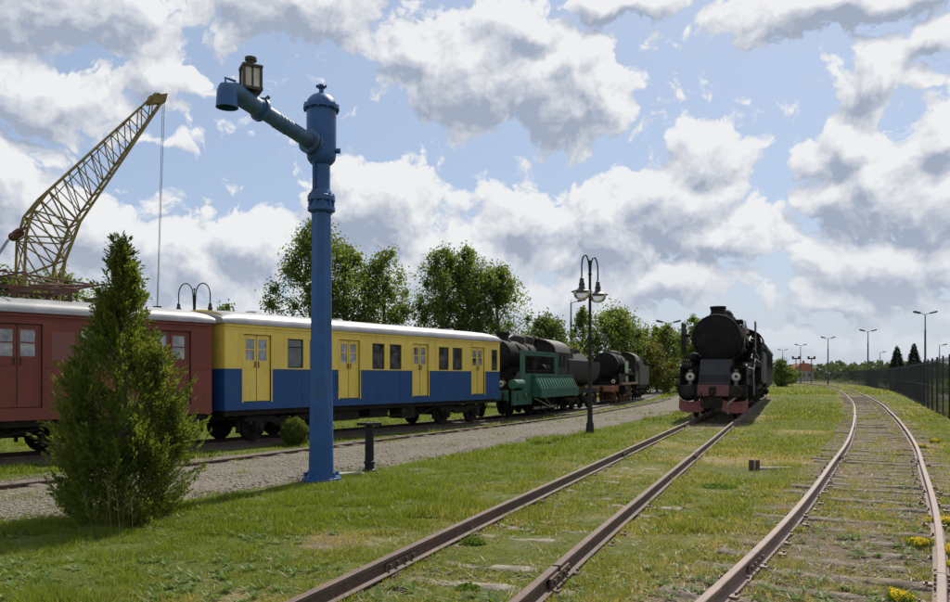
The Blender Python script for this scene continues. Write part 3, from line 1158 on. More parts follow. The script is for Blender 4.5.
# red carriage: its far end touches the yellow one, so build it pointing back along the track
RL = 15.1
hd = 40.5
ra = R(hd)
rc = at_side(-7.42, 22.55, hd, HW)
rc = (rc[0] - RL * math.sin(ra), rc[1] - RL * math.cos(ra))
f = lambda s: RL - s
redc, redroof = carriage('carriage', 'brick red carriage with folded rusty pantograph on its grey roof', (rc[0], rc[1], -.15), hd, RL, HW, .90, 2.17, 3.50, .38,
                         M['brick'], M['brick'], [(f(1.85), f(.62)), (f(5.62), f(4.48)), (f(9.4), f(8.26)), (f(13.0), f(11.8))],
                         [(f(3.62), f(3.22)), (f(7.4), f(6.6)), (f(11.0), f(10.2))], (M['pane_dust_glare'], M['pane_dust_glare']), M['brick'], False)
for sx in (-1, 1):
    pt = MB()
    pt.span((sx * (HW + .001), f(4.30), 2.32), (sx * (HW + .009), f(3.75), 3.02))
    obj('painted_panel', pt, M['brick2'], redc)



def pantograph(parent, y, z):
    base = MB()
    for sx in (-.7, .7):
        base.span((sx - .04, y - 1.5, z + .16), (sx + .04, y + 1.5, z + .23))
        for yy in (-1.3, 0, 1.3):
            base.cyl((sx, y + yy, z - .12), (sx, y + yy, z + .16), .06, .05, 10)
    for yy in (-1.4, -.5, .5, 1.4):
        base.span((-.75, y + yy - .04, z + .18), (.75, y + yy + .04, z + .25))
    base.box((0, y - 2.6, z + .05), (1.1, .9, .28))
    base.box((0, y + 2.5, z + .03), (.8, .7, .22))
    p = obj('pantograph', base, M['rust'], parent)
    a = MB()
    for e in (-1, 1):
        for sx in (-.62, .62):
            a.tube([(sx, y + e * .35, z + .28), (sx * .9, y + e * 2.05, z + .42)], .03, 6)
            a.tube([(sx * .9, y + e * 2.05, z + .42), (sx * .75, y + e * .25, z + .56)], .024, 6)
        a.tube([(-.62, y + e * .5, z + .30), (.55, y + e * 2.0, z + .41)], .016, 6)
        a.tube([(.62, y + e * .5, z + .30), (-.55, y + e * 2.0, z + .41)], .016, 6)
        a.tube([(-.6, y + e * 2.05, z + .42), (.6, y + e * 2.05, z + .42)], .03, 6)
        a.tube([(-.55, y + e * 1.9, z + .44), (.5, y + e * .4, z + .55)], .016, 6)
    obj('arm', a, M['rust'], p)
    h = MB()
    for e in (-1, 1):
        h.tube([(-1.05, y + e * .22, z + .44), (-.8, y + e * .22, z + .58), (.8, y + e * .22, z + .58), (1.05, y + e * .22, z + .44)], .028, 6)
    for sx in (-.5, .5):
        h.span((sx - .03, y - .22, z + .555), (sx + .03, y + .22, z + .585))
    obj('collector_bar', h, M['rust'], p)


pantograph(redc, f(4.9), 3.90)


def spoked_wheel(r, spokes=13, w=.11):
    mb = MB()
    mb.lathe((0, 0, 0), (1, 0, 0), [(-w / 2 - .03, r + .028), (-w / 2, r + .028), (-w / 2 + .005, r), (w / 2, r - .006), (w / 2, r - .10), (-w / 2 - .03, r - .10), (-w / 2 - .03, r + .028)], 36, caps=False)
    mb.cyl((-w * .7, 0, 0), (w * .8, 0, 0), .17, .14, 18)
    for i in range(spokes):
        a = 2 * math.pi * i / spokes
        mb.cyl((0, .12 * math.cos(a), .12 * math.sin(a)), (0, (r - .08) * math.cos(a), (r - .08) * math.sin(a)), .042, .03, 6, False)
    pts = [((r - .09) * math.cos(a), (r - .09) * math.sin(a)) for a in np.linspace(-.6, .6, 9)]
    mb.prism(pts, 'x', -w * .45, w * .45)
    return mb


def buffers(t, z, hwid, y0=0.0, m=None, face=None):
    for sx in (-1, 1):
        b = MB()
        b.lathe((sx * hwid, y0, z), (0, -1, 0), [(-.02, .17), (.06, .17), (.06, .12), (.34, .10), (.34, .07), (.48, .07)], 20)
        bo = obj('buffer', b, m or M['dark'], t)
        d = MB()
        d.lathe((sx * hwid, y0 - .47, z), (0, -1, 0), [(0, .20), (.03, .235), (.05, .22), (.062, .12), (.066, .0)], 24)
        obj('buffer_head', d, face or M['dark'], bo)


def steam_loco(name, label, loc, heading, paint, cat='steam locomotive', rr=.93, zc=3.16, drivers=5, r=.70, cab_y=9.6, tender=True, rodm=None,
               beam_mat=None, wheel_mat=None, roof_mat=None, detail=True, chim_top=4.47, tank_round=False, top_scale=1.0, plates=True):
    t = thing(name, label, cat, loc, heading)
    rodm = rodm or M['steel']
    wheel_mat = wheel_mat or M['black']
    roof_mat = roof_mat or M['black']
    fr = MB()
    for sx in (-.55, .55):
        fr.span((sx - .05, .1, .75), (sx + .05, cab_y + 2.2, 1.32))
    fr.span((-.6, .3, 1.0), (.6, 2.6, 1.30))
    fr.box((0, 2.9, 1.55), (1.1, 2.2, .75))
    for k in range(4):
        fr.box((0, 3.5 + k * 1.7, 1.0), (1.0, .12, .5))
    obj('frame', fr, M['dark'], t)
    # smokebox, boiler
    sb = MB()
    sb.lathe((0, 1.55, zc), (0, 1, 0), [(-.045, rr * .4), (-.04, rr * .80), (0, rr * .93), (.0, rr), (.05, rr + .012), (2.2, rr + .012)], 48)
    for i in range(26):
        a = 2 * math.pi * i / 26
        sb.cyl((rr * .965 * math.cos(a), 1.52, zc + rr * .965 * math.sin(a)), (rr * .965 * math.cos(a), 1.57, zc + rr * .965 * math.sin(a)), .018, n=6)
    sb.prism([(-.62, zc - rr * .75), (.62, zc - rr * .75), (.52, 1.6), (-.52, 1.6)], 'y', 1.8, 3.4)
    smk = obj('smokebox', sb, M['smokebox'], t)
    dd = MB()
    dd.lathe((0, 1.555, zc), (0, -1, 0), [(.03, rr * .88), (.055, rr * .88), (.075, rr * .84), (.10, rr * .5), (.11, .06)], 44)
    for sz in (-.3, .28):
        dd.span((-rr * .86, 1.44, zc + sz - .035), (.1, 1.49, zc + sz + .035))
    for i in range(8):
        a = 2 * math.pi * (i + .5) / 8
        dd.box((rr * .885 * math.cos(a), 1.49, zc + rr * .885 * math.sin(a)), (.09, .05, .09))
    dd.cyl((0, 1.45, zc), (0, 1.37, zc), .05, n=10)
    dd.tube([(-.02, 1.38, zc), (.14, 1.38, zc + .17)], .014, 6)
    obj('smokebox_door', dd, M['smokebox'], smk)
    bo = MB()
    prof = [(3.75, rr + .012), (3.78, rr - .03)]
    y = 3.8
    while y < cab_y - .1:
        prof += [(y, rr - .03), (y + .005, rr - .016), (y + .06, rr - .016), (y + .065, rr - .03)]
        y += 1.35
    prof += [(cab_y + .1, rr - .03)]
    bo.lathe((0, 0, zc), (0, 1, 0), prof, 40)
    bo.span((-.86, cab_y - 2.4, 1.75), (.86, cab_y, zc))
    obj('boiler', bo, paint, t)
    ch = MB()
    z0 = zc + rr - .06
    ch.lathe((0, 2.45, z0), (0, 0, 1), [(-.05, .42), (.04, .40), (.14, .31), (.2, .29), (chim_top - z0 - .10, .29), (chim_top - z0 - .10, .32), (chim_top - z0, .32), (chim_top - z0, .25), (chim_top - z0 - .3, .24)], 28)
    obj('chimney', ch, M['smokebox'], t)
    for (yy, rad, hh) in ((4.55, .42, .52), (6.0, .38, .56), (7.3, .42, .46)):
        d = MB()
        hh *= top_scale
        d.lathe((0, yy, zc + rr - .12), (0, 0, 1), [(-.06, rad + .1), (.04, rad + .02), (.12, rad), (hh - .15, rad), (hh - .04, rad * .82), (hh + .03, rad * .45), (hh + .05, .02)], 26)
        obj('dome', d, paint, t)
    # footplate both sides, with valance and steps
    rb = MB()
    for sx in (-1, 1):
        rb.span((sx * .80, 2.0, 2.13), (sx * 1.47, cab_y, 2.19))
        rb.span((sx * 1.42, 2.0, 2.03), (sx * 1.46, cab_y, 2.13))
        rb.prism([(.55, 1.30), (.70, 1.30), (2.05, 2.13), (2.0, 2.19)], 'x', sx * .95, sx * 1.40)
        rb.span((sx * .95, .0, 1.26), (sx * 1.38, .72, 1.32))
        rb.span((sx * .58, .80, 1.32), (sx * 1.17, .95, 2.02))
        for k in range(4):
            rb.box((sx * 1.15, 3.0 + k * 1.9, 1.95), (.12, .06, .36))
    obj('running_board', rb, M['matt'], t)
    # cylinders and steam chests
    for sx in (-1, 1):
        c = MB()
        c.lathe((sx * 1.12, 1.85, 1.02), (0, 1, 0), [(-.08, .18), (-.07, .30), (0, .33), (0, .40), (.06, .40), (.08, .36), (1.05, .36), (1.07, .40), (1.15, .40), (1.2, .2)], 26)
        c.lathe((sx * 1.05, 1.75, 1.62), (0, 1, 0), [(-.05, .12), (0, .22), (.05, .25), (1.3, .25), (1.35, .2), (1.4, .1)], 20)
        c.span((sx * .62, 1.95, 1.02), (sx * 1.38, 2.95, 1.70))
        obj('cylinder', c, M['black'], t)
    # wheels
    y0 = 4.2
    gap = 2 * r + .14
    wp = None
    ly = 1.35
    for sx in (-1, 1):
        for k in range(drivers):
            if wp is None:
                wp = obj('driving_wheel', spoked_wheel(r), wheel_mat, t, loc=(sx * .76, y0 + k * gap, r))
                w_ = wp
            else:
                w_ = share(wp, t, (sx * .76, y0 + k * gap, r))
            w_.rotation_euler = (.6 + (0 if sx > 0 else 1.5), 0, 0) if sx > 0 else (-.6, 0, math.pi)
        lw = share(wp, t, (sx * .76, ly, .43), (0.3, 0, 0 if sx > 0 else math.pi))
        lw.name = 'leading_wheel'
        lw.scale = (1, .43 / r, .43 / r)
        rd = MB()
        ca, sa = .28 * math.cos(-.9), .28 * math.sin(-.9)
        yy0, yy1 = y0 + ca, y0 + (drivers - 1) * gap + ca
        rd.span((sx * .90, yy0, r + sa - .06), (sx * .95, yy1, r + sa + .06))
        for k in range(drivers):
            rd.cyl((sx * .84, y0 + k * gap + ca, r + sa), (sx * .99, y0 + k * gap + ca, r + sa), .095, n=12)
        rd.tube([(sx * 1.02, y0 - .85, 1.02), (sx * 1.02, y0 + 2 * gap + ca, r + sa)], .055, 8)
        rd.span((sx * 1.0, y0 - 1.4, 1.14), (sx * 1.14, y0 - .1, 1.19))
        rd.span((sx * 1.0, y0 - 1.4, .86), (sx * 1.14, y0 - .1, .91))
        rd.box((sx * 1.07, y0 - .85, 1.02), (.17, .34, .26))
        rd.cyl((sx * 1.07, y0 - .85, 1.02), (sx * 1.10, y0 - 1.3, 1.02), .04, n=8)
        rd.tube([(sx * 1.08, y0 + .6, 1.62), (sx * 1.08, y0 + .95, 1.05), (sx * 1.08, y0 + 2 * gap + ca, r + sa + .1)], .03, 6)
        rd.tube([(sx * 1.08, y0 - 1.0, 1.62), (sx * 1.08, y0 + .65, 1.66)], .03, 6)
        rd.box((sx * 1.05, y0 + .2, 1.75), (.16, .8, .34))
        obj('rods', rd, rodm, t)
    # front beam
    bm = MB()
    bm.span((-1.22, -.06, .86), (1.22, .06, 1.30))
    obj('buffer_beam', bm, M['black'] if detail else (beam_mat or M['red']), t, bevel=.01)
    buffers(t, 1.06, .875, -.06, M['dark'], M['dark'] if detail else (beam_mat or M['dark']))
    hk = MB()
    hk.box((0, -.13, 1.08), (.24, .10, .30))
    hk.cyl((0, -.1, 1.06), (0, -.36, 1.06), .045, n=8)
    hk.tube([(0, -.34, 1.06), (0, -.44, 1.02), (0, -.46, .94), (0, -.38, .88), (0, -.28, .92)], .038, 8)
    hk.tube([(-.06, -.4, .95), (-.07, -.42, .7), (0, -.42, .62), (.07, -.42, .7), (.06, -.4, .95)], .022, 8)
    obj('coupling_hook', hk, M['dark'], t)
    # lamps
    for sx in ((-1, 1)):
        lp = MB()
        xx = sx * .84
        lp.lathe((xx, .16, 1.62), (0, -1, 0), [(-.13, .10), (-.10, .155), (.10, .175), (.14, .185), (.14, .16), (.10, .155)], 26, caps=False)
        lp.box((xx, .12, 1.36), (.12, .16, .16))
        lp.box((xx, .18, 1.85), (.14, .14, .07))
        lo = obj('headlamp', lp, M['bezel'] if detail else M['dark'], t)
        g = MB()
        g.lathe((xx, .07, 1.62), (0, -1, 0), [(0, .158), (.02, .152), (.045, .10), (.05, .0)], 24)
        obj('lens', g, M['lens'], lo)
        rf_ = MB()
        rf_.lathe((xx, .021, 1.62), (0, -1, 0), [(0, .06), (.012, .05), (.014, 0)], 16)
        obj('reflector', rf_, M['gasket'], lo)
    # cab
    cy0, cy1 = cab_y, cab_y + 2.2
    cb = MB()
    for sx in (-1, 1):
        wall(cb, sx * 1.45, sx, cy0, cy1, 1.45, 3.25, [(cy0 + .45, cy0 + 1.05, 2.45, 3.1), (cy0 + 1.15, cy0 + 1.75, 2.45, 3.1)], .05)
    ring = [(-1.45, 1.45), (1.45, 1.45)] + arch(1.45, 3.25, .75)
    cb.prism(ring, 'y', cy0, cy0 + .05)
    cb.span((-1.45, cy0 + .05, 1.40), (1.45, cy1, 1.449))
    cab = obj('cab', cb, paint, t)
    rf = MB()
    pts = arch(1.55, 3.25, .80)
    inn = arch(1.50, 3.22, .75)
    rf.prism(pts + inn[::-1], 'y', cy0 - .2, cy1 + .35)
    obj('roof', rf, roof_mat, cab)
    for sx in (-1, 1):
        for a in (.45, 1.15):
            w = MB()
            w.span((sx * 1.41, cy0 + a, 2.45), (sx * 1.40, cy0 + a + .6, 3.1))
            obj('window', w, M['glass'], cab)
    if detail:
        # the coloured middle of the beam, sloping grey plate, plough blades, deflectors, pipework
        cm = MB()
        cm.span((-.56, -.085, .88), (.60, -.061, 1.31))
        cm.span((-.56, -.10, 1.25), (.60, -.086, 1.31))
        obj('beam_panel', cm, M['pink'], t)
        gp = MB()
        gp.add([(-.56, .30, 1.325), (.60, .30, 1.325), (.62, 1.35, 2.30), (-.58, 1.35, 2.30), (-.56, .34, 1.3), (.60, .34, 1.3), (.62, 1.39, 2.28), (-.58, 1.39, 2.28)],
               [(0, 1, 2, 3), (7, 6, 5, 4), (0, 4, 5, 1), (1, 5, 6, 2), (2, 6, 7, 3), (3, 7, 4, 0)])
        gp.span((-.5, .4, 1.33), (.5, 1.3, 1.7))
        obj('front_plate', gp, M['greyplate'], t)
        for sx in (-1, 1):
            pb = MB()
            secs = [(.32, .34, .05), (.55, .26, .0), (.85, .24, -.02), (1.15, .28, .06), (1.26, .40, .2)]
            for (xx, zlo, yy) in secs:
                pb.v += [(sx * xx, yy - .18, zlo), (sx * xx, yy - .04, zlo + .42), (sx * xx, yy, zlo + .42), (sx * xx, yy - .14, zlo)]
            for i in range(len(secs) - 1):
                for q in range(4):
                    pb.f.append((i * 4 + q, i * 4 + (q + 1) % 4, (i + 1) * 4 + (q + 1) % 4, (i + 1) * 4 + q))
            pb.f += [(0, 1, 2, 3), (19, 18, 17, 16)]
            obj('plough_blade', pb, M['red'], t)
            sh = MB()      # dark curved sheet outside each lamp
            sh.prism([(.12, .80), (.05, 1.2), (.05, 2.02), (.25, 2.10), (2.1, 2.12), (2.1, 1.9), (.9, 1.75), (.5, 1.2), (.45, .85)], 'x', sx * 1.18, sx * 1.23)
            sh.span((sx * .98, .10, 1.95), (sx * 1.18, 1.9, 2.04))
            obj('apron', sh, M['black'], t)
            df = MB()
            df.add([], [])
            xs = sx * 1.42
            df.prism([(2.2, 2.62), (3.7, 2.62), (3.75, 2.70), (3.75, 3.75), (3.65, 3.86), (2.28, 3.86), (2.2, 3.8)], 'x', xs - .012, xs + .012)
            for yy in (2.5, 3.4):
                df.span((sx * .9, yy - .03, 3.3), (xs - sx * .012, yy + .03, 3.35))
                df.tube([(xs - sx * .02, yy, 2.66), (sx * 1.25, yy, 2.15)], .025, 6)
            obj('smoke_deflector', df, M['black'], t)
            rl = MB()
            rl.tube([(sx * (rr + .10), 2.0, zc + .12), (sx * (rr + .10), cab_y, zc + .12)], .018, 6)
            for yy in np.arange(2.2, cab_y, 1.2):
                rl.cyl((sx * rr * .98, yy, zc + .12), (sx * (rr + .12), yy, zc + .12), .014, n=6)
            obj('handrail', rl, M['steel'], t)
        # right hand side machinery: pumps, reservoirs, pipes
        for prof_, at_, n_ in (([(0, .17), (.05, .21), (.45, .21), (.48, .12), (.60, .12), (.63, .19), (1.0, .19), (1.04, .1)], (1.18, 3.9, 2.2), 'air_pump'),
                               ([(0, .14), (.35, .14), (.38, .09), (.5, .09), (.52, .13), (.8, .13), (.85, .05)], (1.16, 3.3, 2.25), 'feed_pump')):
            pm = MB()
            pm.lathe(at_, (0, 0, 1), prof_, 18)
            obj(n_, pm, M['black'], t)
        for sx in (-1, 1):
            pm = MB()
            pm.lathe((sx * 1.22, 5.0, 2.45), (0, 1, 0), [(-.06, .06), (0, .2), (.05, .23), (1.7, .23), (1.75, .2), (1.8, .06)], 20)
            obj('air_reservoir', pm, M['black'], t)
        pm = MB()
        pm.box((1.05, 7.6, 2.45), (.5, .9, .5))
        obj('tool_box', pm, M['black'], t, bevel=.02)
        pm = MB()
        pm.box((.80, 3.0, 3.86), (.30, .8, .16))
        obj('feed_heater', pm, M['black'], t, bevel=.03)
        for sx in (-1, 1):
            lad = MB()
            for yy in (1.75, 2.1):
                lad.cyl((sx * 1.36, yy, .55), (sx * 1.36, yy, 2.1), .018, n=6)
            for zz in (.62, .98, 1.34, 1.7):
                lad.box((sx * 1.36, 1.925, zz), (.16, .36, .03))
            obj('step_ladder', lad, M['dark'], t)
        for k in range(6):
            vv = MB()
            yy = 2.9 + k * 1.05
            vv.cyl((rr * .82, yy, zc + .50), (rr * .82 + .16, yy, zc + .56), .035, n=8)
            vv.cyl((rr * .82 + .16, yy, zc + .48), (rr * .82 + .16, yy, zc + .64), .022, n=8)
            vv.lathe((rr * .82 + .16, yy, zc + .64), (0, 0, 1), [(0, .02), (.01, .07), (.025, .07), (.03, .02)], 12)
            obj('valve', vv, M['pipe'], t)
        pp = MB()
        pp.tube([(.55, 3.0, zc + rr * .75), (.98, 3.0, zc + .45), (1.12, 3.1, 2.9), (1.2, 3.9, 3.3)], .035, 8)
        pp.tube([(.75, 3.9, zc + .62), (1.02, 4.0, zc + .3), (1.22, 3.95, zc + .05)], .045, 8)
        pp.tube([(1.3, 2.3, 2.35), (1.3, 3.0, 2.5), (1.32, 6.0, 2.78), (1.2, 8.5, 2.8)], .03, 8)
        pp.tube([(1.40, 1.7, 1.85), (1.44, 2.2, 2.32), (1.44, 5.5, 2.30), (1.40, cab_y, 2.3)], .028, 8)
        pp.tube([(.88, 5.6, zc + .42), (1.0, 5.7, zc), (1.05, 5.7, 2.4)], .05, 8)
        pp.tube([(.80, 4.4, zc + .6), (.84, 8.0, zc + .58), (.9, cab_y, zc + .5)], .025, 8)
        pp.tube([(.86, 6.6, zc + .45), (1.02, 6.7, zc + .05), (1.3, 6.6, 2.75)], .04, 8)
        pp.tube([(1.02, 2.2, 2.95), (1.10, 2.2, 3.6), (1.05, 2.4, 3.85)], .03, 8)
        pp.tube([(1.25, .95, 1.95), (1.42, .9, 1.92), (1.44, .9, 1.2), (1.44, 1.0, .9)], .028, 8)
        pp.tube([(-1.44, 1.7, 1.85), (-1.44, 2.2, 2.32), (-1.44, 6, 2.30)], .028, 8)
        obj('pipework', pp, M['pipe'], t)
        hs = MB()
        hs.tube([(1.0, -.1, 1.02), (.88, -.34, .86), (.60, -.40, .62), (.52, -.36, .40), (.58, -.30, .22)], .035, 8)
        obj('brake_hose', hs, M['pipe'], t)
        h2 = MB()
        h2.tube([(-.42, -.1, 1.0), (-.42, -.3, .85), (-.40, -.34, .55), (-.36, -.28, .45)], .032, 8)
        h2.box((0, .05, .62), (.7, .3, .42))
        obj('brake_pipe', h2, M['dark'], t)
    if not detail:
        for sx in (-1, 1):
            pp = MB()
            pp.tube([(sx * (rr + .08), 2.0, zc + .15), (sx * (rr + .08), cab_y, zc + .15)], .022, 6)
            pp.tube([(sx * rr * .7, 2.8, zc + rr * .75), (sx * (rr + .10), 3.0, zc + .2), (sx * 1.15, 3.0, 2.2)], .045, 6)
            pp.tube([(sx * rr * .75, 4.6, zc + rr * .7), (sx * (rr + .10), 4.8, zc), (sx * 1.2, 4.8, 2.2)], .035, 6)
            pp.tube([(sx * 1.40, 2.0, 2.24), (sx * 1.40, cab_y, 2.24)], .03, 6)
            pp.cyl((sx * 1.15, 3.6, 2.2), (sx * 1.15, 3.6, 2.95), .16, n=14)
            pp.cyl((sx * 1.18, 4.9, 2.4), (sx * 1.18, 6.0, 2.4), .18, n=14)
            for yy in np.arange(2.2, cab_y, .9):
                pp.cyl((sx * rr * .95, yy, zc + .15), (sx * (rr + .10), yy, zc + .15), .015, n=5)
            obj('pipework', pp, M['dark'], t)
    if tender:
        ty = cab_y + 2.9
        td = MB()
        TL = 7.0
        if tank_round:
            a = [(1.35 * math.cos(x), 2.35 + 1.0 * math.sin(x)) for x in np.linspace(math.pi, 2 * math.pi, 15)]
            ring = [(-1.35, 2.9), *a, (1.35, 2.9)]
            td.prism(ring, 'y', ty, ty + TL)
            td.prism([(-1.35, 2.9), (-1.0, 3.35), (1.0, 3.35), (1.35, 2.9)], 'y', ty + .1, ty + TL * .62)
        else:
            td.span((-1.45, ty, 1.25), (1.45, ty + TL, 2.95))
            td.span((-1.25, ty + .2, 2.95), (1.25, ty + TL * .6, 3.45))
        ten = obj('tender', td, M['lootank'] if tank_round else paint, t, ang=40)
        co = MB()
        for k in range(60):
            x_, y_ = random.uniform(-.9, .9), random.uniform(ty + .5, ty + TL * .55)
            co.box((x_, y_, 3.42 + random.uniform(0, .22) * (1 - abs(x_))), (.35, .35, .3), random.uniform(0, 3))
        obj('coal', co, M['coal'], ten)
        uf = MB()
        uf.span((-1.2, ty, .95), (1.2, ty + TL, 1.22))
        obj('tender_frame', uf, M['dark'], ten)
        for yy in (ty + 1.7, ty + TL - 1.7):
            bogie(t, yy, 1.8)
        for sx in (-1, 1):
            b = MB()
            b.lathe((sx * .875, ty + TL, 1.06), (0, 1, 0), [(0, .16), (.06, .12), (.35, .1), (.4, .2), (.44, .22), (.46, .1)], 18)
            obj('buffer', b, M['dark'], t)
    return t


L1H = 21.4
steam_loco('steam_locomotive', 'black steam locomotive with two headlamps and faded pink buffer beam facing the camera', (9.02, 30.35, .18), L1H, M['black'])


def plain_coach(label, loc, heading, L=17.0):
    t = thing('passenger_coach', label, 'railway carriage', loc, heading)
    wins = [(1.2 + k * 1.45, 2.2 + k * 1.45, 2.25, 3.1) for k in range(10)]
    b = MB()
    for sx in (-1, 1):
        wall(b, sx * 1.42, sx, 0, L, 1.0, 3.35, wins, .05)
    ring = [(-1.42, 1.0), (1.42, 1.0)] + arch(1.42, 3.35, .5)
    b.prism(ring, 'y', -.0, .04)
    b.prism(ring, 'y', L - .04, L)
    obj('body', b, M['coachgreen'], t)
    r_ = MB()
    r_.prism(arch(1.47, 3.35, .55) + [(-1.47, 3.3), (1.47, 3.3)], 'y', -.08, L + .08)
    obj('roof', r_, M['roofbrown'], t, ang=50)
    for (a, c, d, e) in wins:
        for sx in (-1, 1):
            p = MB()
            p.span((sx * 1.385, a, d), (sx * 1.375, c, e))
            obj('window', p, M['glass'], t)
    u = MB()
    u.span((-1.2, .2, .8), (1.2, L - .2, .98))
    obj('underframe', u, M['dark'], t)
    bogie(t, 2.8)
    bogie(t, L - 2.8)


i1 = math.radians(L1H)
plain_coach('dull green passenger coach behind the tender of the black locomotive', (9.02 + 20.4 * math.sin(i1), 30.35 + 20.4 * math.cos(i1), .18), L1H + .2)

# green tank engine with the long green framed side, then the rounded black tender
t = steam_loco('steam_locomotive', 'green and black steam locomotive with ribbed green side bunker next to the yellow carriage', (.42, 37.35, -.15), 23.2, M['lootank'],
               rr=.74, zc=3.0, drivers=4, r=.55, cab_y=6.4, chim_top=4.15, roof_mat=M['roofbrown'], detail=False, beam_mat=M['green'], tank_round=True, top_scale=.9)
pn = MB()
wall(pn, 1.50, 1, 1.2, 6.6, .95, 3.12, [(1.5, 6.25, 2.10, 2.98)], .1)
wall(pn, 1.40, -1, 1.2, 6.6, .95, 3.12, [(1.5, 6.25, 2.10, 2.98)], .0)
pn.span((1.38, 1.15, 3.12), (1.54, 6.65, 3.2))
pn.span((1.38, 1.10, .9), (1.52, 1.2, 3.12))
pn.span((1.38, 6.6, .9), (1.52, 6.7, 3.12))
obj('side_panel', pn, M['green'], t)
bk = MB()
bk.prism([(1.52, 2.0), (1.62, 2.0), (1.95, 1.32), (1.95, .95), (1.52, .95)], 'y', 2.5, 9.0)
for k in range(15):
    y_ = 2.65 + k * .44
    bk.prism([(1.60, 1.98), (1.66, 1.98), (2.0, 1.34), (1.94, 1.34)], 'y', y_, y_ + .07)
bk.span((1.5, 2.45, 1.96), (1.70, 9.05, 2.04))
bk.span((1.9, 2.45, .92), (2.01, 9.05, 1.38))
obj('bunker', bk, M['green'], t)
sk = MB()
sk.span((1.36, .0, .62), (1.50, 2.45, 1.30))
sk.lathe((1.45, -.1, 1.6), (0, 1, 0), [(0, .02), (.02, .22), (1.2, .22), (1.22, .02)], 20)
for y_ in (.5, 1.6):
    sk.cyl((1.50, y_, .98), (1.56, y_, .98), .13, n=16)
obj('side_tank', sk, M['green'], t)
bx = MB()
bx.span((-1.2, 9.1, 1.3), (1.3, 10.4, 3.62))
obj('coal_box', bx, M['lootank'], t, bevel=.05)

# the farther locomotive
t = steam_loco('steam_locomotive', 'dark rusty steam locomotive with orange red running gear beyond the green one', (9.25, 58.4, -.15), 18.6, M['lootank'],
               rr=.92, zc=2.85, drivers=4, r=.75, cab_y=7.6, chim_top=3.75, detail=False, beam_mat=M['bufferred'], wheel_mat=M['rustred'], rodm=M['rustred'], top_scale=.6, roof_mat=M['roofbrown'])
pg = MB()
pg.span((1.30, 2.6, 1.55), (1.36, 4.2, 3.15))
obj('side_panel', pg, M['palegreen'], t)
rr_ = MB()
rr_.span((1.38, .2, 1.35), (1.48, 9.5, 1.52))
obj('valance', rr_, M['rustred'], t)

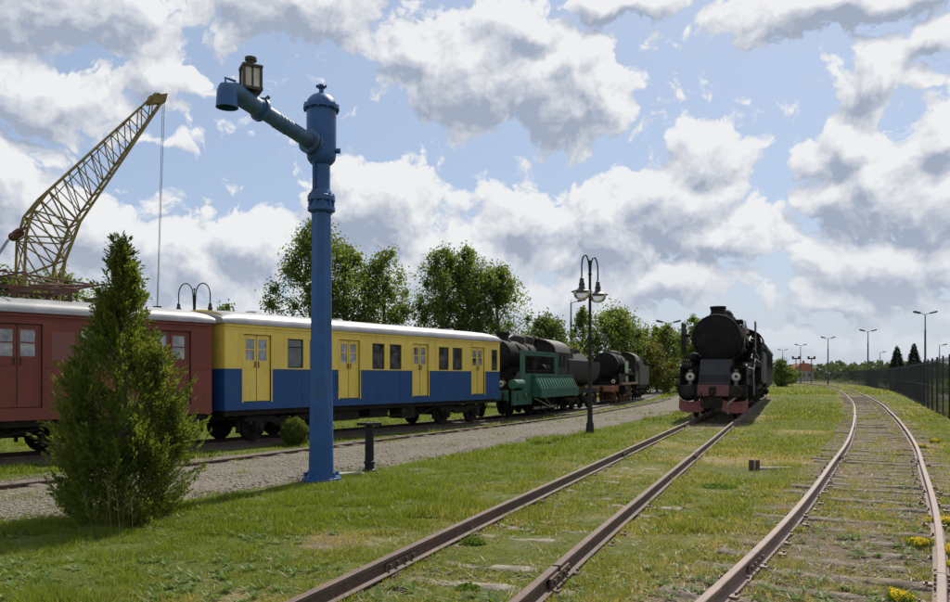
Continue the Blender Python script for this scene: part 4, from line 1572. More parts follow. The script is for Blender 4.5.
# ------------------------------------------------------------------ water crane
def water_crane():
    t = thing('water_crane', 'tall blue railway water crane with long arm on the lawn edge', 'water crane', (-2.64, 13.75, 0))
    b = MB()
    b.prism([(.33 * math.cos(a) * (1.0 if i % 2 else 1.0), .33 * math.sin(a)) for i, a in enumerate(np.linspace(0, 2 * math.pi, 17)[:-1] + .2)], 'z', -.05, .06)
    b.prism([(.30 * math.cos(a), .30 * math.sin(a)) for a in np.linspace(0, 2 * math.pi, 17)[:-1] + .2], 'z', .06, .09)
    bp = obj('base_plate', b, M['craneblue'], t, bevel=.01)
    for i in range(8):
        a = 2 * math.pi * i / 8 + .3
        k = MB()
        k.cyl((.27 * math.cos(a), .27 * math.sin(a), .09), (.27 * math.cos(a), .27 * math.sin(a), .15), .035, n=6)
        obj('bolt', k, M['craneblue'], bp)
    # square foot that runs out into an octagon and then a round shaft
    c = MB()
    rot = R(8)

    def ring(z, r_, sq):
        """sq 1 = square, 0 = regular octagon"""
        for q in range(4):
            for e in (-1, 1):
                a = math.pi / 4 + q * math.pi / 2 + e * (math.pi / 8) * (1 - sq) + e * .02 + rot
                rad = r_ * (1 + (math.sqrt(2) * math.cos(math.pi / 8) - 1) * sq) / math.cos(math.pi / 8)
                c.v.append((rad * math.cos(a), rad * math.sin(a), z))
    secs = [(.05, .205, 1), (.12, .20, 1), (.30, .196, .95), (1.85, .178, .0), (4.62, .158, 0)]
    for q in secs:
        ring(*q)
    for k in range(len(secs) - 1):
        for i in range(8):
            jn = (i + 1) % 8
            c.f.append((k * 8 + i, k * 8 + jn, (k + 1) * 8 + jn, (k + 1) * 8 + i))
    c.f.append(tuple(range((len(secs) - 1) * 8, len(secs) * 8)))
    obj('column', c, M['craneblue'], t, smooth=False)
    fl = MB()
    fl.lathe((0, 0, 4.58), (0, 0, 1), [(0, .16), (.03, .20), (.05, .235), (.11, .235), (.11, .20), (.20, .19), (.22, .235), (.30, .235), (.32, .20), (.40, .17)], 36)
    for i in range(10):
        a = 2 * math.pi * i / 10
        fl.cyl((.205 * math.cos(a), .205 * math.sin(a), 4.66), (.205 * math.cos(a), .205 * math.sin(a), 4.92), .022, n=6)
    obj('flange', fl, M['craneblue'], t)
    up = MB()
    up.cyl((0, 0, 4.9), (0, 0, 5.6), .148, n=36)
    up.cyl((-.10, -.13, 4.9), (-.10, -.13, 5.62), .03, n=10)
    obj('riser_pipe', up, M['craneblue'], t)
    hd_ = MB()
    hd_.lathe((0, 0, 5.42), (0, 0, 1), [(0, .15), (.03, .19), (.09, .235), (.18, .252), (.95, .252), (.95, .305), (1.01, .305), (1.01, .27)], 40)
    for i in range(12):
        a = 2 * math.pi * i / 12
        hd_.cyl((.285 * math.cos(a), .285 * math.sin(a), 6.34), (.285 * math.cos(a), .285 * math.sin(a), 6.46), .018, n=6)
    hd_.cyl((.2, -.02, 5.66), (.33, -.02, 5.66), .045, n=10)
    obj('head', hd_, M['craneblue'], t)
    cp = MB()
    cp.lathe((0, 0, 6.43), (0, 0, 1), [(0, .27), (.03, .262), (.10, .235), (.17, .17), (.215, .08), (.22, .05), (.30, .035), (.31, .06), (.34, .075), (.37, .06), (.385, .02)], 36)
    cp.cyl((-.09, 0, 6.775), (.09, 0, 6.775), .028, n=8)
    obj('cap', cp, M['craneblue'], t)
    # the arm swings towards the viewer and to the left
    A = np.array((0, 0, 5.70))
    E = np.array((-.90, -1.62, 6.02))
    u = (E - A) / np.linalg.norm(E - A)
    ar = MB()
    ar.tube([A + u * .1, A + u * .5, E], [.135, .128, .122], 28)
    for q in (.85, .93, 1.01, 1.09):
        ar.lathe(A + u * q, u, [(0, .126), (.01, .134), (.03, .134), (.04, .126)], 28)
    ar.lathe(A + u * .20, u, [(0, .15), (.0, .20), (.05, .20), (.05, .17), (.09, .17), (.09, .21), (.14, .21), (.14, .15)], 30)
    arm = obj('arm', ar, M['cranearm'], t)
    # elbow and spout
    el = MB()
    p1 = E - u * .40
    S = E + np.array((-.16, -.19, -.03))
    el.lathe(p1 - u * .03, u, [(0, .14), (0, .19), (.05, .19), (.05, .155), (.1, .155)], 28)
    pts = [p1 + u * .03, E - u * .05, E + np.array((-.08, -.09, .05)), E + np.array((-.16, -.18, .03)), S + np.array((0, 0, -.06))]
    el.tube(pts, [.142, .145, .145, .145, .145], 28)
    el.cyl(p1 + np.array((.05, 0, .13)), p1 + np.array((.13, .03, .21)), .03, n=8)
    obj('elbow', el, M['cranearm'], arm)
    sp = MB()
    sp.lathe((S[0], S[1], S[2] + .14), (0, 0, -1), [(-.03, .03), (-.025, .07), (.01, .118), (.07, .143), (.14, .152), (.30, .160), (.33, .166), (.33, .145), (.1, .13)], 32)
    sp.tube([(S[0] - .02, S[1], S[2] + .18), (S[0] - .03, S[1], S[2] + .26), (S[0] + .10, S[1] + .1, S[2] + .24)], .018, 6)
    obj('spout', sp, M['craneblue'], arm)
    # signal lantern on the arm
    ln = MB()
    Lc = E - u * .16 + np.array((.02, .02, .36))
    rz = R(28)
    ca, sa = math.cos(rz), math.sin(rz)
    W = .128
    cor = [(-W, -W), (W, -W), (W, W), (-W, W)]
    for (x_, y_) in cor:
        px_, py_ = Lc[0] + x_ * ca - y_ * sa, Lc[1] + x_ * sa + y_ * ca
        ln.box((px_, py_, Lc[2]), (.036, .036, .34), rz)
    for zz in (-.17, .17):
        ln.box((Lc[0], Lc[1], Lc[2] + zz), (2 * W + .05, 2 * W + .05, .04), rz)
    ln.lathe((Lc[0], Lc[1], Lc[2] + .19), (0, 0, 1), [(0, .13), (.03, .09), (.05, .07), (.09, .07), (.09, .09), (.14, .09), (.14, .05)], 18)
    ln.cyl((Lc[0], Lc[1], Lc[2] - .30), (Lc[0], Lc[1], Lc[2] - .17), .045, n=10)
    lan = obj('lantern', ln, M['lantern'], t)
    for k in range(4):
        a = rz + k * math.pi / 2
        g = MB()
        d_ = W - .012
        cx_, cy_ = Lc[0] + d_ * math.sin(a), Lc[1] - d_ * math.cos(a)
        g.box((cx_, cy_, Lc[2]), (2 * W - .04, .008, .30), a)
        obj('lantern_glass', g, M['milk'], lan)
        o_ = MB()
        cx_, cy_ = Lc[0] + (d_ + .008) * math.sin(a), Lc[1] - (d_ + .008) * math.cos(a)
        # slanted dark bar of the signal
        o_.box((cx_, cy_, Lc[2]), (.03, .006, .30), a)
        obj('glazing_bar', o_, M['lantern'], lan)


water_crane()

vp = thing('valve_post', 'short black post with flat crossbar beside the blue water crane', 'valve post', (-1.98, 15.0, 0))
b = MB()
b.lathe((0, 0, -.05), (0, 0, 1), [(0, .13), (.09, .13), (.11, .09), (.20, .088), (.21, .105), (.25, .105), (.26, .085), (.86, .08), (.88, .10), (.91, .10)], 24)
obj('post', b, M['iron'], vp)
b = MB()
b.box((0, 0, .90), (.46, .13, .055), .1)
b.box((0, 0, .90), (.13, .30, .052), .1)
obj('crossbar', b, M['iron'], vp, bevel=.006)
sl = MB()
sl.box((-2.28, 14.62, .0), (.50, .26, .07), .3)
tag(obj('stone_slab', sl, M['concrete'], bevel=.015), 'flat grey stone slab lying between the blue crane foot and the valve post', 'slab')

# ------------------------------------------------------------------ lamps
def gooseneck_lamp(name, label, loc, rot, H, reach, parts=None):
    t = thing(name, label, 'street lamp', loc, rot, 'double gooseneck lamps')
    p = MB()
    p.lathe((0, 0, -.05), (0, 0, 1), [(0, .13), (.35, .12), (.40, .09), (.8, .075), (.85, .09), (.9, .07), (H * .55, .055), (H * .55, .07), (H * .55 + .05, .07), (H * .55 + .06, .05), (H - .75, .042), (H - .5, .035), (H - .48, .06), (H - .44, .06), (H - .4, .03), (H - .1, .02), (H - .06, .045), (H - .02, .03), (H, .004)], 16)
    obj('post', p, M['iron'], t)
    for sx in (-1, 1):
        a = MB()
        pts = []
        rad = reach / 2
        zz = H - .55
        pts.append((sx * .03, 0, zz - .5))
        pts.append((sx * .05, 0, zz + .1))
        for k in range(0, 13):
            th = math.pi * k / 12
            pts.append((sx * (.06 + rad - rad * math.cos(th)), 0, zz + .22 + rad * 1.5 * math.sin(th)))
        pts.append((sx * (.06 + 2 * rad), 0, zz - .15))
        a.tube(pts, .024, 8)
        pass
        arm = obj('arm', a, M['iron'], t)
        X = sx * (.06 + 2 * rad)
        s = MB()
        s.lathe((X, 0, zz - .12), (0, 0, -1), [(0, .03), (.02, .06), (.16, .075), (.2, .10), (.26, .085), (.34, .11), (.40, .24), (.43, .33), (.45, .335), (.44, .30), (.40, .1)], 24, caps=False)
        sh = obj('lamp_shade', s, M['shade'], arm)
        g = MB()
        g.lathe((X, 0, zz - .565), (0, 0, -1), [(0, .27), (.05, .265), (.14, .235), (.21, .18), (.25, .10), (.262, .01)], 24)
        obj('bowl', g, M['clear'], arm)
    return t


gooseneck_lamp('street_lamp', 'black double gooseneck lamp standing alone on the lawn before the dark locomotives', (3.65, 25.4, 0), -56, 5.55, .52)
gooseneck_lamp('street_lamp', 'double gooseneck lamp rising behind the roof of the red carriage', (-11.4, 32.5, -.3), 8, 5.75, .62)


def yard_light(px_label, X, Y, H, two=True, z=0, sc=1.0):
    t = thing('yard_light', px_label, 'lamp post', (X, Y, z), 0, 'tall yard lights')
    p = MB()
    p.cyl((0, 0, -.2), (0, 0, H * .78), .17 * sc, .12 * sc, 10)
    obj('post', p, M['poledark'], t)
    q = MB()
    q.cyl((0, 0, H * .78), (0, 0, H - .15), .11 * sc, .08 * sc, 10)
    q.tube([(-1.0 * (1 if two else .0), 0, H + .1), (0, 0, H - .2), (1.0, 0, H + .1)], .05 * sc, 6)
    obj('bracket', q, M['pole'], t)
    for sx in ((-1, 1) if two else (1,)):
        h = MB()
        h.prism([(sx * .75, H - .10), (sx * .75, H + .12), (sx * 1.6, H + .34), (sx * 1.7, H + .22), (sx * 1.6, H + .08)], 'y', -.22, .22)
        obj('lamp_head', h, M['poledark'], t)


yard_light('tallest two headed yard light at the right behind the dark fence', 65, 115.5, 11.0)
yard_light('two headed yard light standing left of the two spruce trees', 78.6, 160, 11.0)
yard_light('two headed yard light midway along the line beyond the fence', 83.4, 189, 11.0)
yard_light('slim two headed yard light beside the small orange roofed house', 94, 231, 11.0)
yard_light('smallest two headed yard light just right of the black locomotive', 105, 273, 11.0)
yard_light('single headed light pole far off at the right edge of the frame', 108, 186, 9.2, False)
yard_light('single thin light pole far off near the left spruce tree', 118, 233, 9.0, False)
yard_light('tall thin mast with a lamp rising behind the dark rusty locomotive', 10.8, 90, 10.6, False, -.3)
yard_light('two headed lamp peeping over the trees left of the black locomotive', 26.6, 110, 9.6, True, -.3)

# ------------------------------------------------------------------ fence on the right
def fence(label, pts, H0, H1, spacing, posts_max=99):
    F = catmull(pts, .25)
    s = np.r_[0, np.cumsum(np.linalg.norm(np.diff(F, axis=0), axis=1))]
    n = min(int(s[-1] / spacing), posts_max - 1)
    t = thing('metal_fence', label, 'fence', (F[0, 0], F[0, 1], 0))
    ox, oy = F[0]
    P = [np.array((np.interp(i * spacing, s, F[:, 0]) - ox, np.interp(i * spacing, s, F[:, 1]) - oy)) for i in range(n + 1)]
    for i, p in enumerate(P):
        H = H0 + (H1 - H0) * i / n
        m = MB()
        m.box((p[0], p[1], H / 2), (.07, .07, H + .1), random.random())
        m.box((p[0], p[1], H + .06), (.08, .08, .02))
        obj('post', m, M['fence'], t, smooth=False)
        if i < n:
            m = MB()
            q = P[i + 1]
            d = q - p
            L = np.linalg.norm(d)
            a = math.atan2(d[1], d[0])
            for z in (.15, H * .5, H - .15):
                c = (p + q) / 2
                m.box((c[0], c[1], z), (L - .07, .022, .035), a)
            nb = int(L / .20)
            for k in range(1, nb):
                c = p + d * k / nb
                m.box((c[0], c[1], H / 2 + .02), (.011, .011, H - .1), a)
            obj('panel', m, M['fence'], t, smooth=False)


fence('dark metal railing fence curving along the outer side of the right track', [(14.0, 22), (18.2, 30), (20.7, 35.2), (28.8, 51.8), (40.2, 75), (51, 98), (60.5, 120), (78, 161), (94, 205), (104, 245), (107, 280), (105, 320)], 2.62, 3.7, 3.2)
fence('short dark fence under the trees where the gravel tracks end', [(24.5, 118), (28, 112), (31.5, 108)], 2.2, 2.2, 2.5)

# ------------------------------------------------------------------ crane behind the red carriage
def rail_crane():
    X0, Y0 = -19.4, 36.0
    t = thing('railway_crane', 'ochre lattice jib crane reaching up behind the red carriage', 'crane', (X0, Y0, -.3))
    ph = R(40)
    U, Vv = np.array((math.cos(ph), math.sin(ph), 0)), np.array((-math.sin(ph), math.cos(ph), 0))

    def P(u, v, z):
        q = U * u + Vv * v
        return (q[0], q[1], z + .3)
    tip = (5.15, 15.55)
    up = [(0, 9.97)] + [(0 + (4.75 - 0) * k / 8, 9.97 + (15.45 - 9.97) * k / 8) for k in range(1, 9)]
    dn = [(1.25, 8.75)] + [(1.25 + (tip[0] - .05 - 1.25) * k / 8, 8.75 + (15.15 - 8.75) * k / 8) for k in range(1, 9)]
    wid = lambda k: .95 - (.95 - .17) * k / 8
    jb = MB()

    def bar(a, b, r=.045):
        jb.cyl(a, b, r, n=6)
    for k in range(8):
        w0, w1 = wid(k), wid(k + 1)
        for sg in (-1, 1):
            bar(P(up[k][0], sg * w0, up[k][1]), P(up[k + 1][0], sg * w1, up[k + 1][1]), .05)
            bar(P(dn[k][0], sg * w0, dn[k][1]), P(dn[k + 1][0], sg * w1, dn[k + 1][1]), .06)
            bar(P(up[k][0], sg * w0, up[k][1]), P(dn[k][0], sg * w0, dn[k][1]), .027)
            bar(P(up[k + 1][0], sg * w1, up[k + 1][1]), P(dn[k][0], sg * w0, dn[k][1]), .027)
        bar(P(up[k][0], -w0, up[k][1]), P(up[k][0], w0, up[k][1]), .034)
        bar(P(dn[k][0], -w0, dn[k][1]), P(dn[k][0], w0, dn[k][1]), .034)
        bar(P(up[k][0], -w0, up[k][1]), P(up[k + 1][0], w1, up[k + 1][1]), .026)
        bar(P(dn[k][0], -w0, dn[k][1]), P(dn[k + 1][0], w1, dn[k + 1][1]), .026)
        if k < 5:
            bar(P(up[k][0], -w0, up[k][1]), P(dn[k][0], w0, dn[k][1]), .024)
    obj('jib', jb, M['jib'], t)
    jb = MB()
    back = [(0, 9.97), (-.62, 9.05), (-.9, 7.9), (-.95, 6.2), (-1.0, 4.4), (-1.1, 2.7)]
    front = [(1.25, 8.75), (1.0, 8.0), (.65, 7.0), (.45, 5.6), (.35, 4.2), (.30, 2.7)]
    for k in range(5):
        for sg in (-.95, .95):
            bar(P(back[k][0], sg, back[k][1]), P(back[k + 1][0], sg, back[k + 1][1]), .06)
            bar(P(front[k][0], sg, front[k][1]), P(front[k + 1][0], sg, front[k + 1][1]), .075)
            bar(P(back[k][0], sg, back[k][1]), P(front[k + 1][0], sg, front[k + 1][1]), .036)
            bar(P(back[k + 1][0], sg, back[k + 1][1]), P(front[k][0], sg, front[k][1]), .036)
            bar(P(back[k + 1][0], sg, back[k + 1][1]), P(front[k + 1][0], sg, front[k + 1][1]), .036)
        for pts in (back, front):
            bar(P(pts[k][0], -.95, pts[k][1]), P(pts[k][0], .95, pts[k][1]), .036)
            bar(P(pts[k][0], -.95, pts[k][1]), P(pts[k + 1][0], .95, pts[k + 1][1]), .03)
            bar(P(pts[k][0], .95, pts[k][1]), P(pts[k + 1][0], -.95, pts[k + 1][1]), .03)
    bar(P(0, -.95, 9.97), P(1.25, -.95, 8.75), .05)
    bar(P(0, .95, 9.97), P(1.25, .95, 8.75), .05)
    obj('mast', jb, M['jib'], t)
    sh = MB()
    sh.lathe(P(-1.10, -.75, 8.05), tuple(Vv), [(0, .14), (.06, .20), (.1, .15), (.2, .15), (.25, .20), (.75, .20), (.8, .15), (1.35, .15), (1.4, .20), (1.46, .14)], 18)
    sh.cyl(P(-1.25, -.8, 8.05), P(-.8, -.95, 8.3), .05, n=6)
    sh.cyl(P(-1.25, .75, 8.05), P(-.8, .95, 8.3), .05, n=6)
    obj('rope_drum', sh, M['rust'], t)
    sh = MB()
    sh.lathe(P(5.05, -.16, 15.42), tuple(Vv), [(0, .24), (.05, .28), (.16, .22), (.27, .28), (.32, .24)], 20)
    sh.add([P(4.5, -.17, 15.0), P(5.35, -.17, 15.3), P(5.45, -.17, 15.75), P(4.6, -.17, 15.45), P(4.5, .17, 15.0), P(5.35, .17, 15.3), P(5.45, .17, 15.75), P(4.6, .17, 15.45)],
           [(0, 1, 2, 3), (7, 6, 5, 4), (0, 4, 5, 1), (1, 5, 6, 2), (2, 6, 7, 3), (3, 7, 4, 0)])
    obj('sheave', sh, M['jib'], t)
    cb = MB()
    for v in (-.14, .14):
        cb.cyl(P(5.3, v, 15.4), P(5.0, v * .4, 5.2), .013, n=5)
    for v in (-.6, -.2, .2, .6):
        cb.cyl(P(-1.35, v, 7.9), P(-3.4, v, 4.2), .012, n=5)
        cb.cyl(P(-.9, v * .5, 8.3), P(4.9, v * .2, 15.7), .01, n=5)
    obj('cable', cb, M['dark'], t)
    hk = MB()
    hk.box(P(5.0, 0, 5.0), (.35, .2, .5))
    hk.tube([P(5.0, 0, 4.8), P(5.0, 0, 4.4), P(5.18, 0, 4.25), P(5.1, 0, 4.05), P(4.85, 0, 4.15)], .05, 8)
    obj('hook', hk, M['dark'], t)
    bd = MB()
    bd.box(P(-1.6, 0, 1.75), (5.0, 2.6, 1.9), ph)
    bd.box(P(-.2, 0, .75), (7.0, 2.4, .3), ph)
    obj('cab', bd, M['jib'], t, bevel=.06)
    wd = MB()
    wd.box(P(-1.2, -1.31, 2.1), (1.0, .03, .7), ph)
    wd.box(P(-1.2, 1.31, 2.1), (1.0, .03, .7), ph)
    obj('window', wd, M['glass'], t)
    wl = MB()
    for u in (-3.0, -1.2, .8, 2.4):
        for v in (-.75, .75):
            wl.cyl(P(u, v - .06, .35), P(u, v + .06, .35), .42, n=20)
    obj('wheel', wl, M['dark'], t)


rail_crane()

# ------------------------------------------------------------------ vegetation
def quads(C, A, B, name, m, parent):
    """C centres, A and B half axes (N,3): pointed leaf (rhombus)"""
    V = np.stack([C - A, C + B, C + A, C - B], 1).reshape(-1, 3)
    F = np.arange(len(V)).reshape(-1, 4)
    return np_obj(name, V, F, m, parent)


def rand_dirs(n, r):
    v = r.normal(size=(n, 3))
    return v / np.linalg.norm(v, axis=1)[:, None]


M['leaf_a'] = leaf_mat('poplar_leaves', (.115, .16, .048), (.17, .22, .07), (.095, .135, .04), trans=.66, nscale=.5)
M['leaf_b'] = leaf_mat('dark_leaves', (.085, .12, .034), (.125, .16, .05), (.075, .11, .034), trans=.55, nscale=.4)
M['leaf_c'] = leaf_mat('yellow_green_leaves', (.13, .17, .035), (.18, .21, .05), (.10, .14, .035), trans=.5, nscale=.5)
M['leaf_d'] = leaf_mat('rusty_green_leaves', (.11, .115, .03), (.16, .14, .05), (.09, .11, .03), trans=.4, nscale=.5)
M['leaf_f'] = leaf_mat('far_wood_leaves', (.075, .10, .06), (.10, .125, .075), trans=.35)
M['needle'] = leaf_mat('spruce_needles', (.02, .04, .02), (.035, .055, .025), trans=.15)
M['thuja'] = leaf_mat('thuja_sprays', (.085, .125, .022), (.145, .185, .038), (.15, .175, .038), trans=.58, nscale=1.3)
M['box'] = leaf_mat('clipped_bush_leaves', (.08, .115, .02), (.13, .165, .03), trans=.45)


def tree(name, label, loc, H, W, crown_base, seed, m, n_leaf=9000, n_clump=46, leaf=.26, cat='tree', group='trees behind the trains', egg=.5, trunk_r=None, sparse=1.0):
    r = np.random.default_rng(seed)
    t = thing(name, label, cat, loc, 0, group)
    Hc = H - crown_base
    zc0 = crown_base
    # clump centres, on and in an irregular egg
    prof_at = lambda h: (np.maximum(0.0, 1 - np.abs((h - egg) / np.where(h < egg, egg, 1 - egg)) ** 2.2)) ** .6
    lob = r.uniform(0, 6.28, 3)
    cl = []
    while len(cl) < n_clump:
        h = r.random()
        rad = W / 2 * float(prof_at(np.array(h))) * math.sqrt(r.uniform(.05, 1))
        a = r.uniform(0, 2 * math.pi)
        wob = 1 + .22 * math.sin(2 * a + lob[0] + 5 * h) + .14 * math.sin(5 * a + lob[1] + 9 * h)
        cl.append((rad * math.cos(a) * wob, rad * math.sin(a) * wob, zc0 + Hc * h * .92, W * r.uniform(.08, .2)))
    for k in range(4):
        cl.append((r.normal() * W * .06, r.normal() * W * .06, H - W * (.1 + .16 * k), W * .10))
    cl = np.array(cl)
    tr = MB()
    tr_r = trunk_r or max(.09, H * .018)
    top = H * .9
    wig = [(r.uniform(-.02, .02) * H, r.uniform(-.02, .02) * H) for _ in range(4)]
    axis = [(0, 0, -.1), (wig[0][0] * .3, wig[0][1] * .3, H * .2), (wig[1][0], wig[1][1], H * .45), (wig[2][0], wig[2][1], H * .7), (wig[2][0] * .6, wig[2][1] * .6, top)]
    tr.tube(axis, [tr_r * 1.25, tr_r, tr_r * .75, tr_r * .42, tr_r * .1], 9)
    za = np.array([a[2] for a in axis])
    for k in range(min(len(cl), 26)):
        c = cl[k]
        z0 = max(H * .14, c[2] - np.hypot(c[0], c[1]) * r.uniform(.7, 1.3) - .2)
        bx, by = np.interp(z0, za, [a[0] for a in axis]), np.interp(z0, za, [a[1] for a in axis])
        mid = ((bx + c[0]) / 2 * .9, (by + c[1]) / 2 * .9, z0 * .45 + c[2] * .55)
        tr.tube([(bx, by, z0), mid, (c[0], c[1], c[2])], [tr_r * .34, tr_r * .2, tr_r * .06], 6)
    obj('trunk', tr, M['bark'], t)
    idx = r.integers(0, len(cl), n_leaf)
    d = rand_dirs(n_leaf, r) * (np.minimum(np.abs(r.normal(size=n_leaf)) * .62, 1.15))[:, None]
    C = cl[idx, :3] + d * cl[idx, 3:4] * np.array((1.1, 1.1, 1.35)) * sparse
    # leaves on the twigs between the clumps
    ns = int(n_leaf * .30)
    h = r.random(ns)
    a = r.uniform(0, 2 * np.pi, ns)
    rad = W / 2 * prof_at(h) * np.sqrt(r.random(ns)) * (1 + .22 * np.sin(2 * a + lob[0] + 5 * h))
    ok = np.sin(a * 3 + h * 17 + lob[2]) + r.normal(size=ns) * .5 > -.4
    C[:ns][ok] = np.c_[rad * np.cos(a), rad * np.sin(a), zc0 + Hc * h * .97][ok]
    C[:, 2] = np.maximum(C[:, 2], .05)
    A = rand_dirs(n_leaf, r) * leaf * r.uniform(.5, 1.1, n_leaf)[:, None] * .5
    Bv = np.cross(A, rand_dirs(n_leaf, r))
    Bv *= (leaf * .30 / (np.linalg.norm(Bv, axis=1) + 1e-9))[:, None] * r.uniform(.7, 1.2, n_leaf)[:, None]
    quads(C, A, Bv, 'crown', m, t)
    return t


def wx(px, d):
    return (px - 475) / 800 * d


TREES = [  # px, depth, height, width, crown base, mat, label, leaves
    (316, 52, 12.2, 4.9, 1.5, 'leaf_a', 'tallest poplar-like tree partly hidden by the blue water crane column', 10000),
    (345, 53.5, 10.9, 4.6, 1.5, 'leaf_a', 'leafy tree just right of the blue water crane column', 8000),
    (384, 55, 10.7, 4.1, 2.0, 'leaf_a', 'airy tree with sky showing through above the middle of the yellow carriage', 6500),
    (443, 56, 11.0, 4.4, 1.6, 'leaf_a', 'full green tree above the far half of the yellow carriage', 9000),
    (468, 57, 11.2, 4.3, 1.6, 'leaf_a', 'narrow tall tree in the middle of the group over the yellow carriage end', 8000),
    (499, 58, 10.0, 3.9, 1.4, 'leaf_a', 'rounded tree above the far end of the yellow carriage', 7500),
    (546, 78, 8.0, 5.4, 1.0, 'leaf_b', 'dark round tree over the cab of the green locomotive', 6500),
    (524, 84, 6.0, 4.0, .8, 'leaf_c', 'small pale tree behind the boiler of the green locomotive', 3000),
    (582, 88, 9.9, 2.8, 1.0, 'leaf_a', 'thin sparse tree behind the standing lamp', 2600),
    (614, 90, 9.9, 7.6, 1.0, 'leaf_a', 'broad dense tree over the dark rusty locomotive', 9500),
    (571, 70, 5.0, 3.2, .6, 'leaf_c', 'yellow green bush by the rounded black tender', 3000),
    (644, 98, 7.2, 5.2, .5, 'leaf_d', 'rusty yellow green tree beside the farthest locomotive tender', 5500),
    (667, 104, 9.0, 4.4, .6, 'leaf_c', 'bright green pointed tree left of the black locomotive', 5500),
    (657, 108, 9.0, 3.2, .6, 'leaf_b', 'slim dark tree behind the bright green pointed tree', 3500),
    (680, 110, 7.4, 4.6, .4, 'leaf_c', 'bright green bushy tree against the left of the black locomotive', 5000),
    (694, 92, 9.0, 4.0, 1.0, 'leaf_a', 'tree looking out behind the black locomotive smoke deflector', 4500),
    (8, 46, 7.9, 5.4, 1.0, 'leaf_a', 'light green tree at the left edge behind the ochre crane', 6500),
    (58, 48, 8.2, 4.6, 1.0, 'leaf_a', 'light green tree behind the mast of the ochre crane', 5500),
    (224, 50, 6.6, 2.2, .8, 'leaf_a', 'small tree tip between the red and yellow carriage roofs', 1800),
    (781, 150, 5.0, 4.5, .2, 'leaf_b', 'dark bush at the right flank of the green coach', 3500),
    (790, 215, 4.6, 5.0, .2, 'leaf_b', 'low dark bush left of the small orange roofed house', 3000),
]
for i, (px, d, H, W, cb_, m_, lab, n_) in enumerate(TREES):
    x_ = wx(px, d)
    tree('leafy_tree', lab, (x_, d, float(ground_z(x_, d))), H * (1.03 if d < 62 else 1), W * 1.1, cb_, 100 + i, M[m_], n_leaf=int(n_ * 2.1), n_clump=70 if n_ > 5000 else 40, leaf=.225 if d < 65 else .33)


def spruce(label, X, Y, H, W, seed):
    r = np.random.default_rng(seed)
    t = thing('spruce_tree', label, 'tree', (X, Y, 0), 0, 'pair of spruce trees')
    tr = MB()
    tr.tube([(0, 0, -.1), (0, 0, H * .95)], [.16, .02], 8)
    obj('trunk', tr, M['bark'], t)
    n = 6500
    h = 1 - np.sqrt(r.random(n))
    lay = np.floor(h * 15) / 15 * .6 + h * .4
    a = r.random(n) * 2 * np.pi
    wob = 1 + .22 * np.sin(a * 5 + lay * 40)
    rad = W / 2 * (1 - lay) * wob * np.sqrt(r.uniform(.1, 1, n)) + .1
    C = np.c_[rad * np.cos(a), rad * np.sin(a), .6 + h * (H - .6) - rad * .12]
    A = np.c_[np.cos(a), np.sin(a), -.35 + 0 * a] * .28 + rand_dirs(n, r) * .1
    B = rand_dirs(n, r) * .1
    quads(C, A, B, 'crown', M['needle'], t)


spruce('left of two dark spruce trees beyond the fence', wx(897, 180), 180, 8.9, 5.2, 5)
spruce('right and taller of two dark spruce trees beyond the fence', wx(914, 178), 178, 9.4, 4.8, 6)


